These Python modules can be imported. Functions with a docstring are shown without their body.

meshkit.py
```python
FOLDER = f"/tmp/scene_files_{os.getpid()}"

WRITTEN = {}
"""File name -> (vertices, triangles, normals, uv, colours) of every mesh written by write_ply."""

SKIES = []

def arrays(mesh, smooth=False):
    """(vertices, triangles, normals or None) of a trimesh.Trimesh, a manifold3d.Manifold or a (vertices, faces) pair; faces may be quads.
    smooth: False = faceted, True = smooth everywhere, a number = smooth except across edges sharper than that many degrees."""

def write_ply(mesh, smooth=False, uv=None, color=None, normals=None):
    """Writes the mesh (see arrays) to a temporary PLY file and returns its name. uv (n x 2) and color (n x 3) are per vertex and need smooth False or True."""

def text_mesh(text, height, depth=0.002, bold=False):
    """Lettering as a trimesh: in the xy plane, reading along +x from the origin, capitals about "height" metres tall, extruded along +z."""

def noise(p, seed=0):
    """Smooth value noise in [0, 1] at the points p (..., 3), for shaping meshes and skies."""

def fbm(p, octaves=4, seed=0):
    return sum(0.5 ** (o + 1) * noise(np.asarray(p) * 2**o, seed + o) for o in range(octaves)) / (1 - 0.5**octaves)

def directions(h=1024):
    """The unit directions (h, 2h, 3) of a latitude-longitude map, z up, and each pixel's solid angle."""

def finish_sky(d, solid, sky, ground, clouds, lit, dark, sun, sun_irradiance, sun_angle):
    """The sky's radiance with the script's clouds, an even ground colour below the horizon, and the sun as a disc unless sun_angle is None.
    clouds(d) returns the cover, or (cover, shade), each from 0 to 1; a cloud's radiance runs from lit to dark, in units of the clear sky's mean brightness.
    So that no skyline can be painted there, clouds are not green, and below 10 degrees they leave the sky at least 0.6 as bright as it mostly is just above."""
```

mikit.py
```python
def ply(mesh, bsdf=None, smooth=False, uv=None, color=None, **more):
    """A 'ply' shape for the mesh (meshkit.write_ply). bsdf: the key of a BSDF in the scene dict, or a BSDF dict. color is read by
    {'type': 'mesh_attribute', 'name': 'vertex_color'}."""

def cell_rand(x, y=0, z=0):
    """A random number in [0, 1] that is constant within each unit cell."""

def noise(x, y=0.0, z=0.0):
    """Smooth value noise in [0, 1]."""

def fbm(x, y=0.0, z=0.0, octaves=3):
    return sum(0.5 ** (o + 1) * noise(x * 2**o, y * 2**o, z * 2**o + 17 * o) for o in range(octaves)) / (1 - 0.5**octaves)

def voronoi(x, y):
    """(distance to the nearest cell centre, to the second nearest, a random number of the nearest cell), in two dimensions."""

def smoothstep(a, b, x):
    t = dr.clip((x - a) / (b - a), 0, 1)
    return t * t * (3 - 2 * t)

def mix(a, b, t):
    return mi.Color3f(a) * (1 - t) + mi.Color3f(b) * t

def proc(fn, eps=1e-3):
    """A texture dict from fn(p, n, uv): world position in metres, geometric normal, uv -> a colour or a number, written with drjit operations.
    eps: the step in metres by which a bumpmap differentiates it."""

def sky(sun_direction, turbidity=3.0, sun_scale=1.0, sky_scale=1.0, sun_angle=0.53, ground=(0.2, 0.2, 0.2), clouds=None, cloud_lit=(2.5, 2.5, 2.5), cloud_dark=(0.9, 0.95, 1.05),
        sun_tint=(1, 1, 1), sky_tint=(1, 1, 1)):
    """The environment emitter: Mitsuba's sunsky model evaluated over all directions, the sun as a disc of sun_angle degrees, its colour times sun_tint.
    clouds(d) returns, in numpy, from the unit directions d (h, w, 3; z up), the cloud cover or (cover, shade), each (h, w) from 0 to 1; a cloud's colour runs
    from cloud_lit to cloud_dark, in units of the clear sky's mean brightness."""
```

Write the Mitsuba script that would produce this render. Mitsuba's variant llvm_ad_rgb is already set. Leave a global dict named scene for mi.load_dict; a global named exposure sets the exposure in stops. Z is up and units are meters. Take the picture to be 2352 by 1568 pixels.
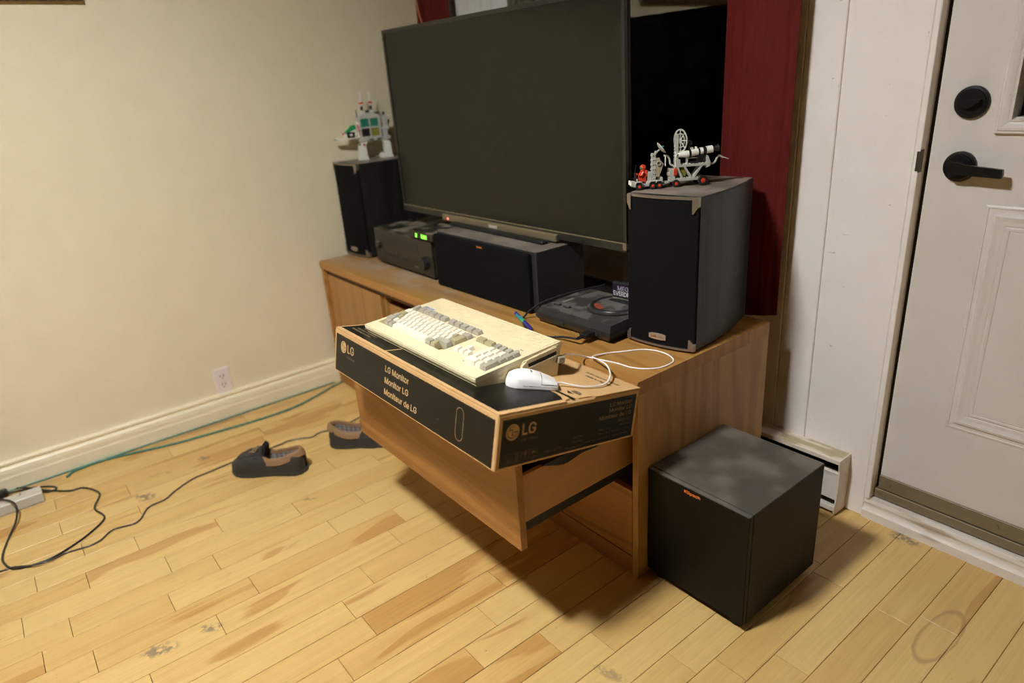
import math, random
import numpy as np, trimesh, manifold3d
import drjit as dr, mitsuba as mi
import mikit, meshkit
from shapely.geometry import Polygon, Point, LineString, box as sbox
from shapely import affinity, union_all
from mikit import noise, fbm, smoothstep, mix, proc
T = mi.ScalarTransform4f
rng = random.Random(7)
scene, labels = {'type': 'scene'}, {}
exposure = 2.8

# ---------------------------------------------------------------- camera, light
CAM = np.array([2.87639699, -1.82120335, 1.29711337])
RM = np.array([[0.62399405, 0.77863663, -0.06600317], [0.24655786, -0.27633021, -0.92889765], [-0.7415124, 0.56335301, -0.36440739]])
scene['camera'] = {'type': 'thinlens', 'fov': math.degrees(2 * math.atan(1176 / 1553.857)), 'fov_axis': 'x', 'near_clip': 0.05, 'far_clip': 50.0,
                   'aperture_radius': 0.0065, 'focus_distance': 1.72,
                   'to_world': T().look_at(origin=CAM.tolist(), target=(CAM + RM[2]).tolist(), up=(-RM[1]).tolist())}
LAMP = (1.78, -2.02, 2.47)
LAMP_R, LAMP_RAD = 0.14, (60.0, 61.5, 61.0)
ROOM = dict(x0=-0.02, x1=5.6, y0=-6.2, y1=0.0, z1=2.56)

# ---------------------------------------------------------------- helpers
def lin(r, g, b):
    f = lambda c: (c / 255 / 12.92) if c <= 10 else ((c / 255 + 0.055) / 1.055) ** 2.4
    return [f(r), f(g), f(b)]
def rgb(c): return {'type': 'rgb', 'value': [float(x) for x in c]}
def mat(name, c, rough=0.5, spec=0.5, metallic=0.0, **k):
    d = {'type': 'principled', 'base_color': c if isinstance(c, dict) else rgb(c), 'roughness': rough, 'specular': spec, 'metallic': metallic, **k}
    scene['mat_' + name] = {'type': 'twosided', 'bsdf': d}
def M(name): return 'mat_' + name
def key_free(k):
    if k not in scene: return k
    i = 1
    while f'{k}_{i:03d}' in scene: i += 1
    return f'{k}_{i:03d}'
used = set()
def root(name):
    k, i = name, 0
    while k in used:
        i += 1; k = f'{name}_{i:03d}'
    used.add(k); return k
def tag(k, label=None, cat=None, group=None, kind=None):
    d = labels.setdefault(k, {})
    for a, b in (('label', label), ('category', cat), ('group', group), ('kind', kind)):
        if b: d[a] = b
    return k
def add(k, mesh, m, smooth=False, label=None, cat=None, group=None, kind=None, **kw):
    k = key_free(k)
    if isinstance(mesh, list): mesh = cat_(mesh)
    scene[k] = mikit.ply(mesh, M(m) if isinstance(m, str) else m, smooth, **kw)
    if label or cat or kind: tag(k, label, cat, group, kind)
    return k
def thing(name, label, cat, group=None, kind=None):
    k = root(name); tag(k, label, cat, group, kind); return k
def cat_(ms): return trimesh.util.concatenate([m for m in ms])
def hull(pts): return trimesh.convex.convex_hull(np.asarray(pts, float))
def cb(x0, x1, y0, y1, z0, z1, c=0.002):
    """box with chamfered edges"""
    c = min(c, (x1 - x0) * .45, (y1 - y0) * .45, (z1 - z0) * .45)
    if c <= 0: return trimesh.creation.box(bounds=[[x0, y0, z0], [x1, y1, z1]])
    P = []
    for X, sx in ((x0, 1), (x1, -1)):
        for Y, sy in ((y0, 1), (y1, -1)):
            for Z, sz in ((z0, 1), (z1, -1)):
                P += [(X + sx * c, Y + sy * c, Z), (X + sx * c, Y, Z + sz * c), (X, Y + sy * c, Z + sz * c)]
    return hull(P)
def bx(x0, x1, y0, y1, z0, z1): return trimesh.creation.box(bounds=[[x0, y0, z0], [x1, y1, z1]])
def mat4(origin=(0, 0, 0), X=(1, 0, 0), Y=(0, 1, 0), Z=None):
    X, Y = np.asarray(X, float), np.asarray(Y, float)
    Z = np.cross(X, Y) if Z is None else np.asarray(Z, float)
    m = np.eye(4); m[:3, 0], m[:3, 1], m[:3, 2], m[:3, 3] = X, Y, Z, origin
    return m
def yawm(origin, a): return mat4(origin, (math.cos(a), math.sin(a), 0), (-math.sin(a), math.cos(a), 0))
def xf(m, M4):
    m = m.copy(); m.apply_transform(M4)
    return m
def ext(poly, h, M4=None):
    """extrude polygon(s) along z by h"""
    gs = getattr(poly, 'geoms', [poly])
    m = cat_([trimesh.creation.extrude_polygon(g, h, engine='earcut') for g in gs if g.area > 1e-10])
    return m if M4 is None else xf(m, M4)
def cyl(p0, p1, r, n=20, r1=None):
    p0, p1 = np.array(p0, float), np.array(p1, float); r1 = r if r1 is None else r1
    d = p1 - p0; L = np.linalg.norm(d); z = d / L
    x = np.cross(z, [0, 0, 1] if abs(z[2]) < .9 else [1, 0, 0]); x /= np.linalg.norm(x); y = np.cross(z, x)
    a = np.arange(n) * 2 * math.pi / n
    ring = np.cos(a)[:, None] * x + np.sin(a)[:, None] * y
    return hull(np.vstack([p0 + ring * r, p1 + ring * r1]))
def lathe(profile, M4=None, n=32):
    m = trimesh.creation.revolve(np.array(profile, float), sections=n)
    return m if M4 is None else xf(m, M4)
def spline(pts, n=8):
    P = np.array(pts, float); P = np.vstack([2 * P[0] - P[1], P, 2 * P[-1] - P[-2]]); out = []
    for i in range(1, len(P) - 2):
        a, b, c, d = P[i - 1:i + 3]
        for t in np.arange(n) / n:
            out.append(.5 * (2 * b + (c - a) * t + (2 * a - 5 * b + 4 * c - d) * t * t + (3 * b - a - 3 * c + d) * t ** 3))
    return np.array(out + [P[-2]])
def tube(pts, r, n=8, sm=8):
    P = spline(pts, sm) if sm else np.array(pts, float)
    t = np.gradient(P, axis=0); t /= np.linalg.norm(t, axis=1)[:, None] + 1e-12
    u = np.cross(t[0], [0, 0, 1.0]); u = u / np.linalg.norm(u) if np.linalg.norm(u) > 1e-3 else np.array([1.0, 0, 0])
    rings, a = [], np.arange(n) * 2 * math.pi / n
    for p, q in zip(P, t):
        u = u - q * (u @ q); u /= np.linalg.norm(u); v = np.cross(q, u)
        rings.append(p + r * (np.cos(a)[:, None] * u + np.sin(a)[:, None] * v))
    V = np.vstack(rings + [P[:1], P[-1:]]); F = []; k = len(P)
    for i in range(k - 1):
        for j in range(n):
            a0, a1, b0, b1 = i * n + j, i * n + (j + 1) % n, (i + 1) * n + j, (i + 1) * n + (j + 1) % n
            F += [(a0, a1, b1), (a0, b1, b0)]
    for j in range(n):
        F += [(k * n, (j + 1) % n, j), (k * n + 1, (k - 1) * n + j, (k - 1) * n + (j + 1) % n)]
    return trimesh.Trimesh(V, F, process=False)
def text(k, s, m, origin, X, U, width=None, height=None, depth=.0004, bold=False, align='l', cap=None):
    """lettering whose lower left corner is at origin, reading along X, up along U"""
    t = meshkit.text_mesh(s, 1.0, 1.0, bold)
    b = t.bounds; v = t.vertices - [b[0, 0], 0, 0]
    w = b[1, 0] - b[0, 0]
    sy = cap if cap else height / (b[1, 1] - b[0, 1])
    sx = width / w if width else sy
    v = v * [sx, sy, depth]
    if align == 'r': v[:, 0] -= w * sx
    if align == 'c': v[:, 0] -= w * sx / 2
    X, U = np.array(X, float), np.array(U, float); N = np.cross(X, U)
    V = np.array(origin) + v[:, :1] * X + v[:, 1:2] * U + v[:, 2:] * N
    return add(k, trimesh.Trimesh(V, t.faces, process=False), m)
def loft(rings, close=True, caps=True):
    """rings: list of (n,3) arrays"""
    n, k = len(rings[0]), len(rings); V = np.vstack(rings); F = []
    for i in range(k - 1):
        for j in range(n if close else n - 1):
            a0, a1, b0, b1 = i * n + j, i * n + (j + 1) % n, (i + 1) * n + j, (i + 1) * n + (j + 1) % n
            F += [(a0, a1, b1), (a0, b1, b0)]
    if caps:
        V = np.vstack([V, rings[0].mean(0), rings[-1].mean(0)])
        for j in range(n):
            F += [(k * n, (j + 1) % n, j), (k * n + 1, (k - 1) * n + j, (k - 1) * n + (j + 1) % n)]
    m = trimesh.Trimesh(V, F, process=False)
    if caps and m.volume < 0: m.invert()
    return m
def rrect(x0, x1, y0, y1, r, q=4): return sbox(x0 + r, y0 + r, x1 - r, y1 - r).buffer(r, quad_segs=q)

# ---------------------------------------------------------------- materials
def oak(axis, base, dark, sc=1.0):
    def fn(p, n, uv):
        c = [p.x, p.y, p.z]
        a = c.pop(axis)
        b, d = c
        w = fbm(a * 1.3 * sc, b * 7, d * 7, 2)
        ring = fbm((b + d * .7) * 55 + w * 9, a * .9, 3.0, 2)
        fine = noise(b * 620, d * 620, a * 14)
        v = dr.clip(.15 + .75 * smoothstep(.38, .72, ring) * .7 + .35 * (fine - .4), 0, 1)
        return mix(mi.Color3f(base), mi.Color3f(dark), v)
    return proc(fn)
DUST = [(0.0, 0.0)]
def floor_fn(p, n, uv):
    t, sd = uv.x, uv.y * 97
    g = fbm(p.x * 55 + sd, p.y * 2.2, sd, 3)
    wv = fbm(p.x * 6 + sd, p.y * 2.4, 8.0, 2)
    h = fbm(p.x * 15 + sd * 3 + 2.2 * wv, p.y * 2.0 + sd + .8 * wv, 5.0, 3)
    fl = noise(p.x * 420 + sd, p.y * 9, 1.0)
    thr = .725 - .15 * smoothstep(.55, .98, t)
    heart = smoothstep(thr, thr + .06, h + .10 * (g - .5)) * (.55 + .45 * g)
    c = mix(mi.Color3f(.62, .410, .152), mi.Color3f(.52, .305, .092), dr.clip(.85 * (g - .3) + .9 * (t - .45), 0, 1))
    c = mix(c, mi.Color3f(.42, .20, .05), .8 * heart)
    c = c * (.95 + .1 * fl)
    spots = smoothstep(.985, .992, noise(p.x * 170, p.y * 120, 2.0)) * smoothstep(.5, .6, noise(p.x * 9, p.y * 9, 7.0))
    c = mix(c, mi.Color3f(.10, .05, .02), .7 * spots)
    for (cx, cy, ang, la, lb, s) in STAINS:
        ca, sa = math.cos(ang), math.sin(ang)
        u, v = (p.x - cx) * ca + (p.y - cy) * sa, -(p.x - cx) * sa + (p.y - cy) * ca
        r = dr.square(u / la) + dr.square(v / lb)
        k = smoothstep(1.0, .1, r) * smoothstep(.35, .62, fbm(p.x * 90, p.y * 90, cx * 9, 3))
        c = mix(c, mi.Color3f(.17, .12, .09), s * k)
    for (cx, cy, ang, la, lb) in RINGS:
        ca, sa = math.cos(ang), math.sin(ang)
        u, v = (p.x - cx) * ca + (p.y - cy) * sa, -(p.x - cx) * sa + (p.y - cy) * ca
        r = dr.sqrt(dr.square(u / la) + dr.square(v / lb)) + .12 * (fbm(p.x * 30, p.y * 30, 2.0, 2) - .5)
        c = mix(c, mi.Color3f(.36, .19, .07), .55 * smoothstep(.78, .95, r) * smoothstep(1.06, .98, r) + .10 * smoothstep(1.0, .9, r))
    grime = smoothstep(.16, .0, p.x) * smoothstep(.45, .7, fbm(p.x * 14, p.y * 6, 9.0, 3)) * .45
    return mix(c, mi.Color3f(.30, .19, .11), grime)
STAINS = [(.424, -1.635, .6, .05, .035, .75), (.30, -1.555, 1.2, .05, .02, .35), (.294, -1.40, .9, .03, .022, .7), (1.234, -1.765, 1.2, .055, .03, .75),
          (1.247, -1.64, 1.0, .045, .02, .7), (2.284, -.02, 0, .05, .03, .8), (2.046, -.976, .3, .05, .02, .5), (.86, -1.206, 1.0, .03, .012, .6)]
RINGS = [(2.492, -.322, 1.55, .115, .036)]

mat('floor', proc(floor_fn), rough=.36, spec=.42)
mat('seam', lin(70, 42, 22), rough=.9)
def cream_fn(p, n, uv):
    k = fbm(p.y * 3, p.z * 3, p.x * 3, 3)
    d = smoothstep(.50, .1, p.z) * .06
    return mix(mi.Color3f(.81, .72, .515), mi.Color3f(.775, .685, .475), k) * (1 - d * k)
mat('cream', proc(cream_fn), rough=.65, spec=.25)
mat('base_cream', (.83, .74, .52), rough=.4, spec=.4)
def white_fn(p, n, uv):
    k = fbm(p.x * 5, p.z * 5, p.y * 5, 3)
    s = smoothstep(.975, .985, noise(p.x * 55, p.z * 55, 4.0))
    c = mix(mi.Color3f(.86, .795, .745), mi.Color3f(.81, .745, .685), k)
    return mix(c, mi.Color3f(.40, .30, .20), .5 * s)
mat('white_wall', proc(white_fn), rough=.5, spec=.35)
mat('groove', (.60, .53, .46), rough=.7)
def door_fn(p, n, uv):
    k = fbm(p.x * 6, p.z * 4, 1.0, 3)
    g = smoothstep(2.30, 2.18, p.x) * smoothstep(.75, 1.0, p.z) * smoothstep(.42, .6, k)
    c = mix(mi.Color3f(.67, .615, .57), mi.Color3f(.62, .565, .515), k)
    return mix(c, mi.Color3f(.40, .35, .27), .45 * g)
mat('door', proc(door_fn), rough=.42, spec=.4)
def sill_fn(p, n, uv):
    k = fbm(p.x * 9, p.y * 40, p.z * 40, 3)
    return mix(mi.Color3f(.74, .665, .59), mi.Color3f(.40, .31, .22), smoothstep(.56, .74, k) * .8)
mat('sill', proc(sill_fn), rough=.5)
mat('sweep', lin(128, 116, 92), rough=.5, metallic=.3)
mat('plaster', (.07, .065, .055), rough=.8)
mat('far_wall', (.06, .055, .045), rough=.8)
mat('black_gap', (.02, .018, .015), rough=.8)
mat('black_metal', (.004, .004, .004), rough=.33, spec=.32)
mat('dark_metal', (.10, .08, .06), rough=.4, metallic=.7)
def heater_fn(p, n, uv):
    k = fbm(p.x * 16, p.y * 60, p.z * 20, 3)
    top = smoothstep(.5, .9, n.z)
    return mix(mi.Color3f(.72, .63, .52), mi.Color3f(.42, .34, .20), dr.clip(top * smoothstep(.38, .6, k) * .9 + .12 * k, 0, 1))
mat('heater', proc(heater_fn), rough=.4)
mat('heater_white', (.68, .61, .53), rough=.35)
def curt_fn(p, n, uv):
    k = noise(p.x * 900, p.z * 30, 1.0)
    return mix(mi.Color3f(.115, .0105, .0075), mi.Color3f(.085, .0075, .006), k)
mat('curtain', proc(curt_fn), rough=.75, spec=.15)
mat('blind', (.62, .58, .53), rough=.6)
mat('copper', lin(190, 110, 60), rough=.4)
mat('vinyl', (.7, .68, .63), rough=.4)
mat('frame_wood', oak(1, (.10, .05, .02), (.05, .022, .01)), rough=.4)
mat('canvas', (.035, .033, .03), rough=.7)
mat('plate', (.78, .70, .66), rough=.35)
mat('slot', (.07, .05, .03), rough=.7)
scene['mat_glass'] = {'type': 'thindielectric', 'int_ior': 1.52}
scene['mat_lamp'] = {'type': 'twosided', 'bsdf': {'type': 'diffuse', 'reflectance': rgb((.8, .78, .7))}}

X0, X1, Y0, Z1 = ROOM['x0'], ROOM['x1'], ROOM['y0'], ROOM['z1']
# floor: sub-floor slab plus individual planks
tag('floor', kind='structure')
add('floor__subfloor', bx(X0 - .1, X1 + .1, Y0 - .1, .1, -.05, -.012), 'seam')
E_ = [-.061, .025, .1116, .1982, .2848, .3775, .4678, .5640, .6530, .7430, .8376, .9322, 1.0235, 1.1142, 1.2059, 1.2985, 1.3940, 1.4826, 1.5712, 1.6610, 1.7540, 1.8390, 1.9290, 2.0130, 2.0970, 2.1808, 2.2660, 2.3503, 2.4347]
while E_[-1] < X1: E_.append(E_[-1] + .0852)
JO = {.1982: [-1.89], .3775: [-1.894], .564: [-1.854], .653: [-1.716, -1.988], .743: [-1.489, -1.866], .8376: [-1.262, -1.665, -2.034], .9322: [-1.0757, -1.5505], 1.0235: [-1.2147, -1.699, -2.003],
      1.1142: [-1.5, -1.9], 1.2059: [-1.093, -1.619], 1.2985: [-1.24], 1.4826: [-1.325], 1.5712: [-.975, -1.434], 1.661: [-1.08], 1.754: [-1.184], 1.839: [-1.017], 2.1808: [-.33, -.764], 2.266: [-.652], 2.3503: [-.342]}
YV = -2.75
count = 0
far = []
TONES = {(1.0235, 0): .93}
for a, b in zip(E_, E_[1:]):
    js = sorted(JO.get(a, []), reverse=True)
    ends = [0.02]
    for j in js: ends.append(j)
    lo = min(ends)
    first = -rng.uniform(.25, .8) if not js else None
    if first: ends.append(first); lo = first
    # fill gaps longer than a board, then on to the far wall
    e2 = [ends[0]]
    for e in ends[1:]:
        while e2[-1] - e > 1.05: e2.append(e2[-1] - rng.uniform(.35, .6))
        e2.append(e)
    while e2[-1] > Y0 + .2: e2.append(e2[-1] - rng.uniform(.38, .85))
    e2[-1] = Y0
    for q, (t, u) in enumerate(zip(e2, e2[1:])):
        g = .0006
        mesh = cb(max(a, X0) + g, b - g, u + g, t - g, -.012, rng.uniform(-.0002, .0001), .0007)
        uvs = np.tile([rng.random(), rng.random()], (len(mesh.vertices), 1))
        vis = t > YV and count < 296 and a < 3.3
        if vis:
            add('floor__plank', mesh, 'floor', uv=uvs); count += 1
        else: far.append((mesh, uvs))
scene_far = cat_([m for m, _ in far])
add('floor__plank_beyond', scene_far, 'floor', uv=np.vstack([u for _, u in far])); tag('floor__plank_beyond', kind='stuff')

# left wall with its baseboard
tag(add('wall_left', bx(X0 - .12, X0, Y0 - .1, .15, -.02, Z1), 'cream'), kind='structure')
prof = Polygon([(0, 0), (.034, 0), (.034, .050), (.032, .054), (.0315, .056), (.0315, .070), (.029, .082), (.024, .088), (.016, .0915), (.016, .0945), (.021, .097), (.021, .104), (.018, .107), (0, .107)])
bm = ext(prof, -Y0 - .02)
bm = xf(bm, mat4((X0, -.005, 0), (1, 0, 0), (0, 0, 1), (0, -1, 0))); bm.invert() if bm.volume < 0 else None
tag(add('baseboard_left', bm, 'base_cream'), kind='structure')
# other walls, ceiling
tag(add('wall_right', bx(X1, X1 + .1, Y0 - .1, .15, -.02, Z1), 'far_wall'), kind='structure')
tag(add('wall_front', bx(X0 - .1, X1 + .1, Y0 - .1, Y0, -.02, Z1), 'far_wall'), kind='structure')
tag(add('ceiling', bx(X0 - .1, X1 + .1, Y0 - .1, .15, Z1, Z1 + .1), 'plaster'), kind='structure')
# back wall: boards of white panelling with V joints around the window and the door
WX0, WX1, WZ0, WZ1 = .20, 1.73, .82, 2.10
DX0, DX1, DZ1 = 2.153, 3.06, 2.13
tag('wall_back', kind='structure')
add('wall_back__backing', [bx(X0 - .02, WX0, .008, .14, -.02, Z1), bx(WX0, WX1, .008, .14, -.02, WZ0), bx(WX0, WX1, .008, .14, WZ1, Z1), bx(WX1, DX0, .008, .14, -.02, Z1), bx(DX0, DX1, .008, .14, DZ1, Z1), bx(DX1, X1 + .02, .008, .14, -.02, Z1)], 'groove')
def panel(x0, x1, z0, z1):
    add('wall_back__panel', cb(x0 + .0010, x1 - .0010, 0, .012, z0, z1, .0022), 'white_wall')
for a, b in ((X0, WX0),): panel(a, b, 0, Z1)
for a, b in ((WX0, .7), (.7, 1.2), (1.2, WX1)): panel(a, b, 0, WZ0); panel(a, b, WZ1, Z1)
for a, b in ((WX1, 1.8443), (1.8443, 1.9504), (1.9504, DX0)): panel(a, b, 0, Z1)
for a, b in ((DX0, 2.6), (2.6, DX1)): panel(a, b, DZ1, Z1)
for a, b in ((DX1, 3.3), (3.3, 3.8), (3.8, 4.6), (4.6, X1)): panel(a, b, 0, Z1)

# window in the back wall
tag('window_1', kind='structure')
fr = [cb(WX0, WX1, .02, .10, WZ0, WZ0 + .05), cb(WX0, WX1, .02, .10, WZ1 - .05, WZ1), cb(WX0, WX0 + .05, .02, .10, WZ0, WZ1), cb(WX1 - .05, WX1, .02, .10, WZ0, WZ1)]
add('window_1__frame', fr, 'vinyl')
add('window_1__pane', trimesh.Trimesh([[WX0 + .05, .06, WZ0 + .05], [WX1 - .05, .06, WZ0 + .05], [WX1 - .05, .06, WZ1 - .05], [WX0 + .05, .06, WZ1 - .05]], [[0, 1, 2], [0, 2, 3]]), 'glass')
add('window_1__pane', trimesh.Trimesh([[WX0 + .05, .075, WZ0 + .05], [WX1 - .05, .075, WZ0 + .05], [WX1 - .05, .075, WZ1 - .05], [WX0 + .05, .075, WZ1 - .05]], [[0, 1, 2], [0, 2, 3]]), 'glass')
# curtains
def curtain(k, x0, x1, z0, z1, waves, amp, y, ph=0.0, sag=0.0):
    n = 90; s = np.linspace(0, 1, n)
    xs = x0 + (x1 - x0) * s
    ys = y + amp * np.sin(s * waves * 2 * math.pi + ph) + .0012 * np.sin(s * 29) + .0006 * np.sin(s * 71)
    rows = []
    for z in np.linspace(z0, z1, 7):
        w = 1 - .15 * (z - z0) / (z1 - z0)
        zz = z + (sag * np.sin(s * math.pi) * 1.0 if z == z0 else 0)
        front = np.stack([xs, y + (ys - y) * w, zz + 0 * xs], 1); back = front[::-1] + [0, .003, 0]
        rows.append(np.vstack([front, back]))
    return add(k, loft(rows), 'curtain', 40)
k = thing('curtain', 'dark red curtain hanging right of the television, behind the right speaker', 'curtain', 'red curtains at the window')
curtain(k + '__fabric', 1.655, 1.861, .588, 2.18, .55, .024, -.075, 3.35, -.010)
k = thing('curtain', 'dark red curtain at the corner, above the left edge of the television', 'curtain', 'red curtains at the window')
curtain(k + '__fabric', .040, .290, .60, 2.18, 1.0, .018, -.075, .6)
k = thing('curtain_rod', 'dark rod that carries the red curtains above the window', 'curtain rod')
add(k + '__rod', cyl((.0, -.075, 2.19), (1.93, -.075, 2.19), .012), 'black_metal', 40)
for x in (.06, 1.87): add(k + '__bracket', cb(x - .01, x + .01, -.08, .0, 2.18, 2.20), 'black_metal')
k = thing('vertical_blind', 'white vertical blind gathered beside the corner curtain above the television', 'blind')
for i in range(9):
    x = .305 + i * .037
    a = math.radians(62 + 9 * math.sin(i * 2.3))
    c = np.array([x, -.020, 0])
    u = np.array([math.cos(a), math.sin(a) * .30, 0]) * .030
    rows = []
    for z in (.86, 2.1):
        f = [c - u + [0, 0, z], c + [0, -.004, z], c + u + [0, 0, z]]; b = [q + np.array([0, .0015, 0]) for q in f[::-1]]
        rows.append(np.array(f + b))
    add(k + '__slat', loft(rows), 'blind')
add(k + '__headrail', cb(.28, 1.68, -.045, -.002, 2.10, 2.14), 'blind')
k = thing('cord', 'copper coloured cord hanging in front of the corner curtain', 'cord')
used.discard('cord')
add(k, tube([(.105, -.115, 2.15), (.11, -.115, 1.8), (.132, -.115, 1.60), (.165, -.115, 1.50), (.19, -.115, 1.3), (.20, -.12, .95)], .0035), 'copper', True)

# door
tag('door_1', kind='structure')
DY, SL = .030, 2.1765
def hole_slab():
    big = sbox(SL, .0735, DX1 - .035, 2.10)
    lite = sbox(2.334, 1.139, 2.334 + .53, 1.98)
    m = ext(big.difference(lite), .045)
    return xf(m, mat4((0, DY + .045, 0), (1, 0, 0), (0, 0, 1), (0, -1, 0)))
add('door_1__slab', hole_slab(), 'door')
def ringframe(x0, x1, z0, z1, prof, y, key, m):
    """mitred moulding: prof is a list of (inset from the outer edge, height above y)"""
    rings = []
    for d, h in prof:
        rings.append(np.array([(x0 + d, y - h, z0 + d), (x1 - d, y - h, z0 + d), (x1 - d, y - h, z1 - d), (x0 + d, y - h, z1 - d)]))
    mesh = loft(rings, caps=False)
    return add(key, mesh, m)
PX0, PX1, PZ0, PZ1 = 2.3176, 2.878, .358, .940
ringframe(PX0, PX1, PZ0, PZ1, [(-.003, 0), (.001, .0015), (.004, .0015), (.008, -.003), (.0125, -.003), (.016, .004), (.022, .0055), (.032, .003), (.041, .0022), (.044, .0008), (.047, .0030), (.052, .0030), (.054, .002), (.18, .002)][:13], DY, 'door_1__panel_moulding', 'door')
add('door_1__raised_panel', cb(PX0 + .054, PX1 - .054, DY - .0025, DY + .01, PZ0 + .054, PZ1 - .054, .001), 'door')
add('door_1__panel_field', cb(PX0 + .03, PX1 - .03, DY - .0012, DY + .01, PZ0 + .03, PZ1 - .03, .0005), 'door')
GX0, GX1, GZ0, GZ1 = 2.3048, 2.878, 1.1035, 2.01
ringframe(GX0, GX1, GZ0, GZ1, [(0, -.004), (0, .008), (.002, .011), (.006, .011), (.008, .014), (.013, .0145), (.022, .013), (.026, .011), (.028, .013), (.031, .013), (.033, .004), (.034, -.012)], DY, 'door_1__window_moulding', 'door')
add('door_1__pane', trimesh.Trimesh([[GX0 + .03, DY + .012, GZ0 + .03], [GX1 - .03, DY + .012, GZ0 + .03], [GX1 - .03, DY + .012, GZ1 - .03], [GX0 + .03, DY + .012, GZ1 - .03]], [[0, 1, 2], [0, 2, 3]]), 'glass')
for z in (1.19, 1.5, 1.8): add('door_1__screw_cap', cyl((2.3205, DY - .0125, z), (2.3205, DY - .0155, z), .0055, 16), 'door', 40)
# sweep
add('door_1__sweep', cb(SL, DX1 - .04, DY - .006, DY + .002, .1000, .1423, .001), 'sweep')
add('door_1__sweep', cb(SL - .006, DX1 - .04, DY - .010, DY + .002, .0700, .0975, .001), 'sweep')
add('door_1__sweep_gap', bx(SL, DX1 - .04, DY - .002, DY + .002, .0970, .1005), 'black_gap')
for x in (2.205, 2.475, 2.75): add('door_1__sweep_screw', cyl((x, DY - .006, .121), (x, DY - .0085, .121), .0058, 16), 'sweep', 40)
# deadbolt and lever
def rose(key, x, z, r, th=.012):
    add(key, lathe([(0, 0), (r, 0), (r, th * .55), (r * .95, th * .8), (r * .84, th * .86), (r * .80, th), (0, th * 1.02)], mat4((x, DY, z), (1, 0, 0), (0, 0, 1), (0, -1, 0)), 40), 'black_metal', 35)
tag('door_1__deadbolt', 'round black deadbolt rose with a thumb turn')
rose('door_1__deadbolt', 2.2489, 1.1712, .0365, .011)
tl = ext(Polygon([(-.021, -.003), (-.012, -.008), (.004, -.009), (.02, .002), (.021, .006), (.0, .004), (-.02, .004)]).buffer(.0015), .016)
add('door_1__deadbolt__thumb_turn', xf(tl, mat4((2.2489, DY - .010, 1.1712), (1, 0, 0), (0, 0, 1), (0, -1, 0))), 'black_metal', 30)
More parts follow.
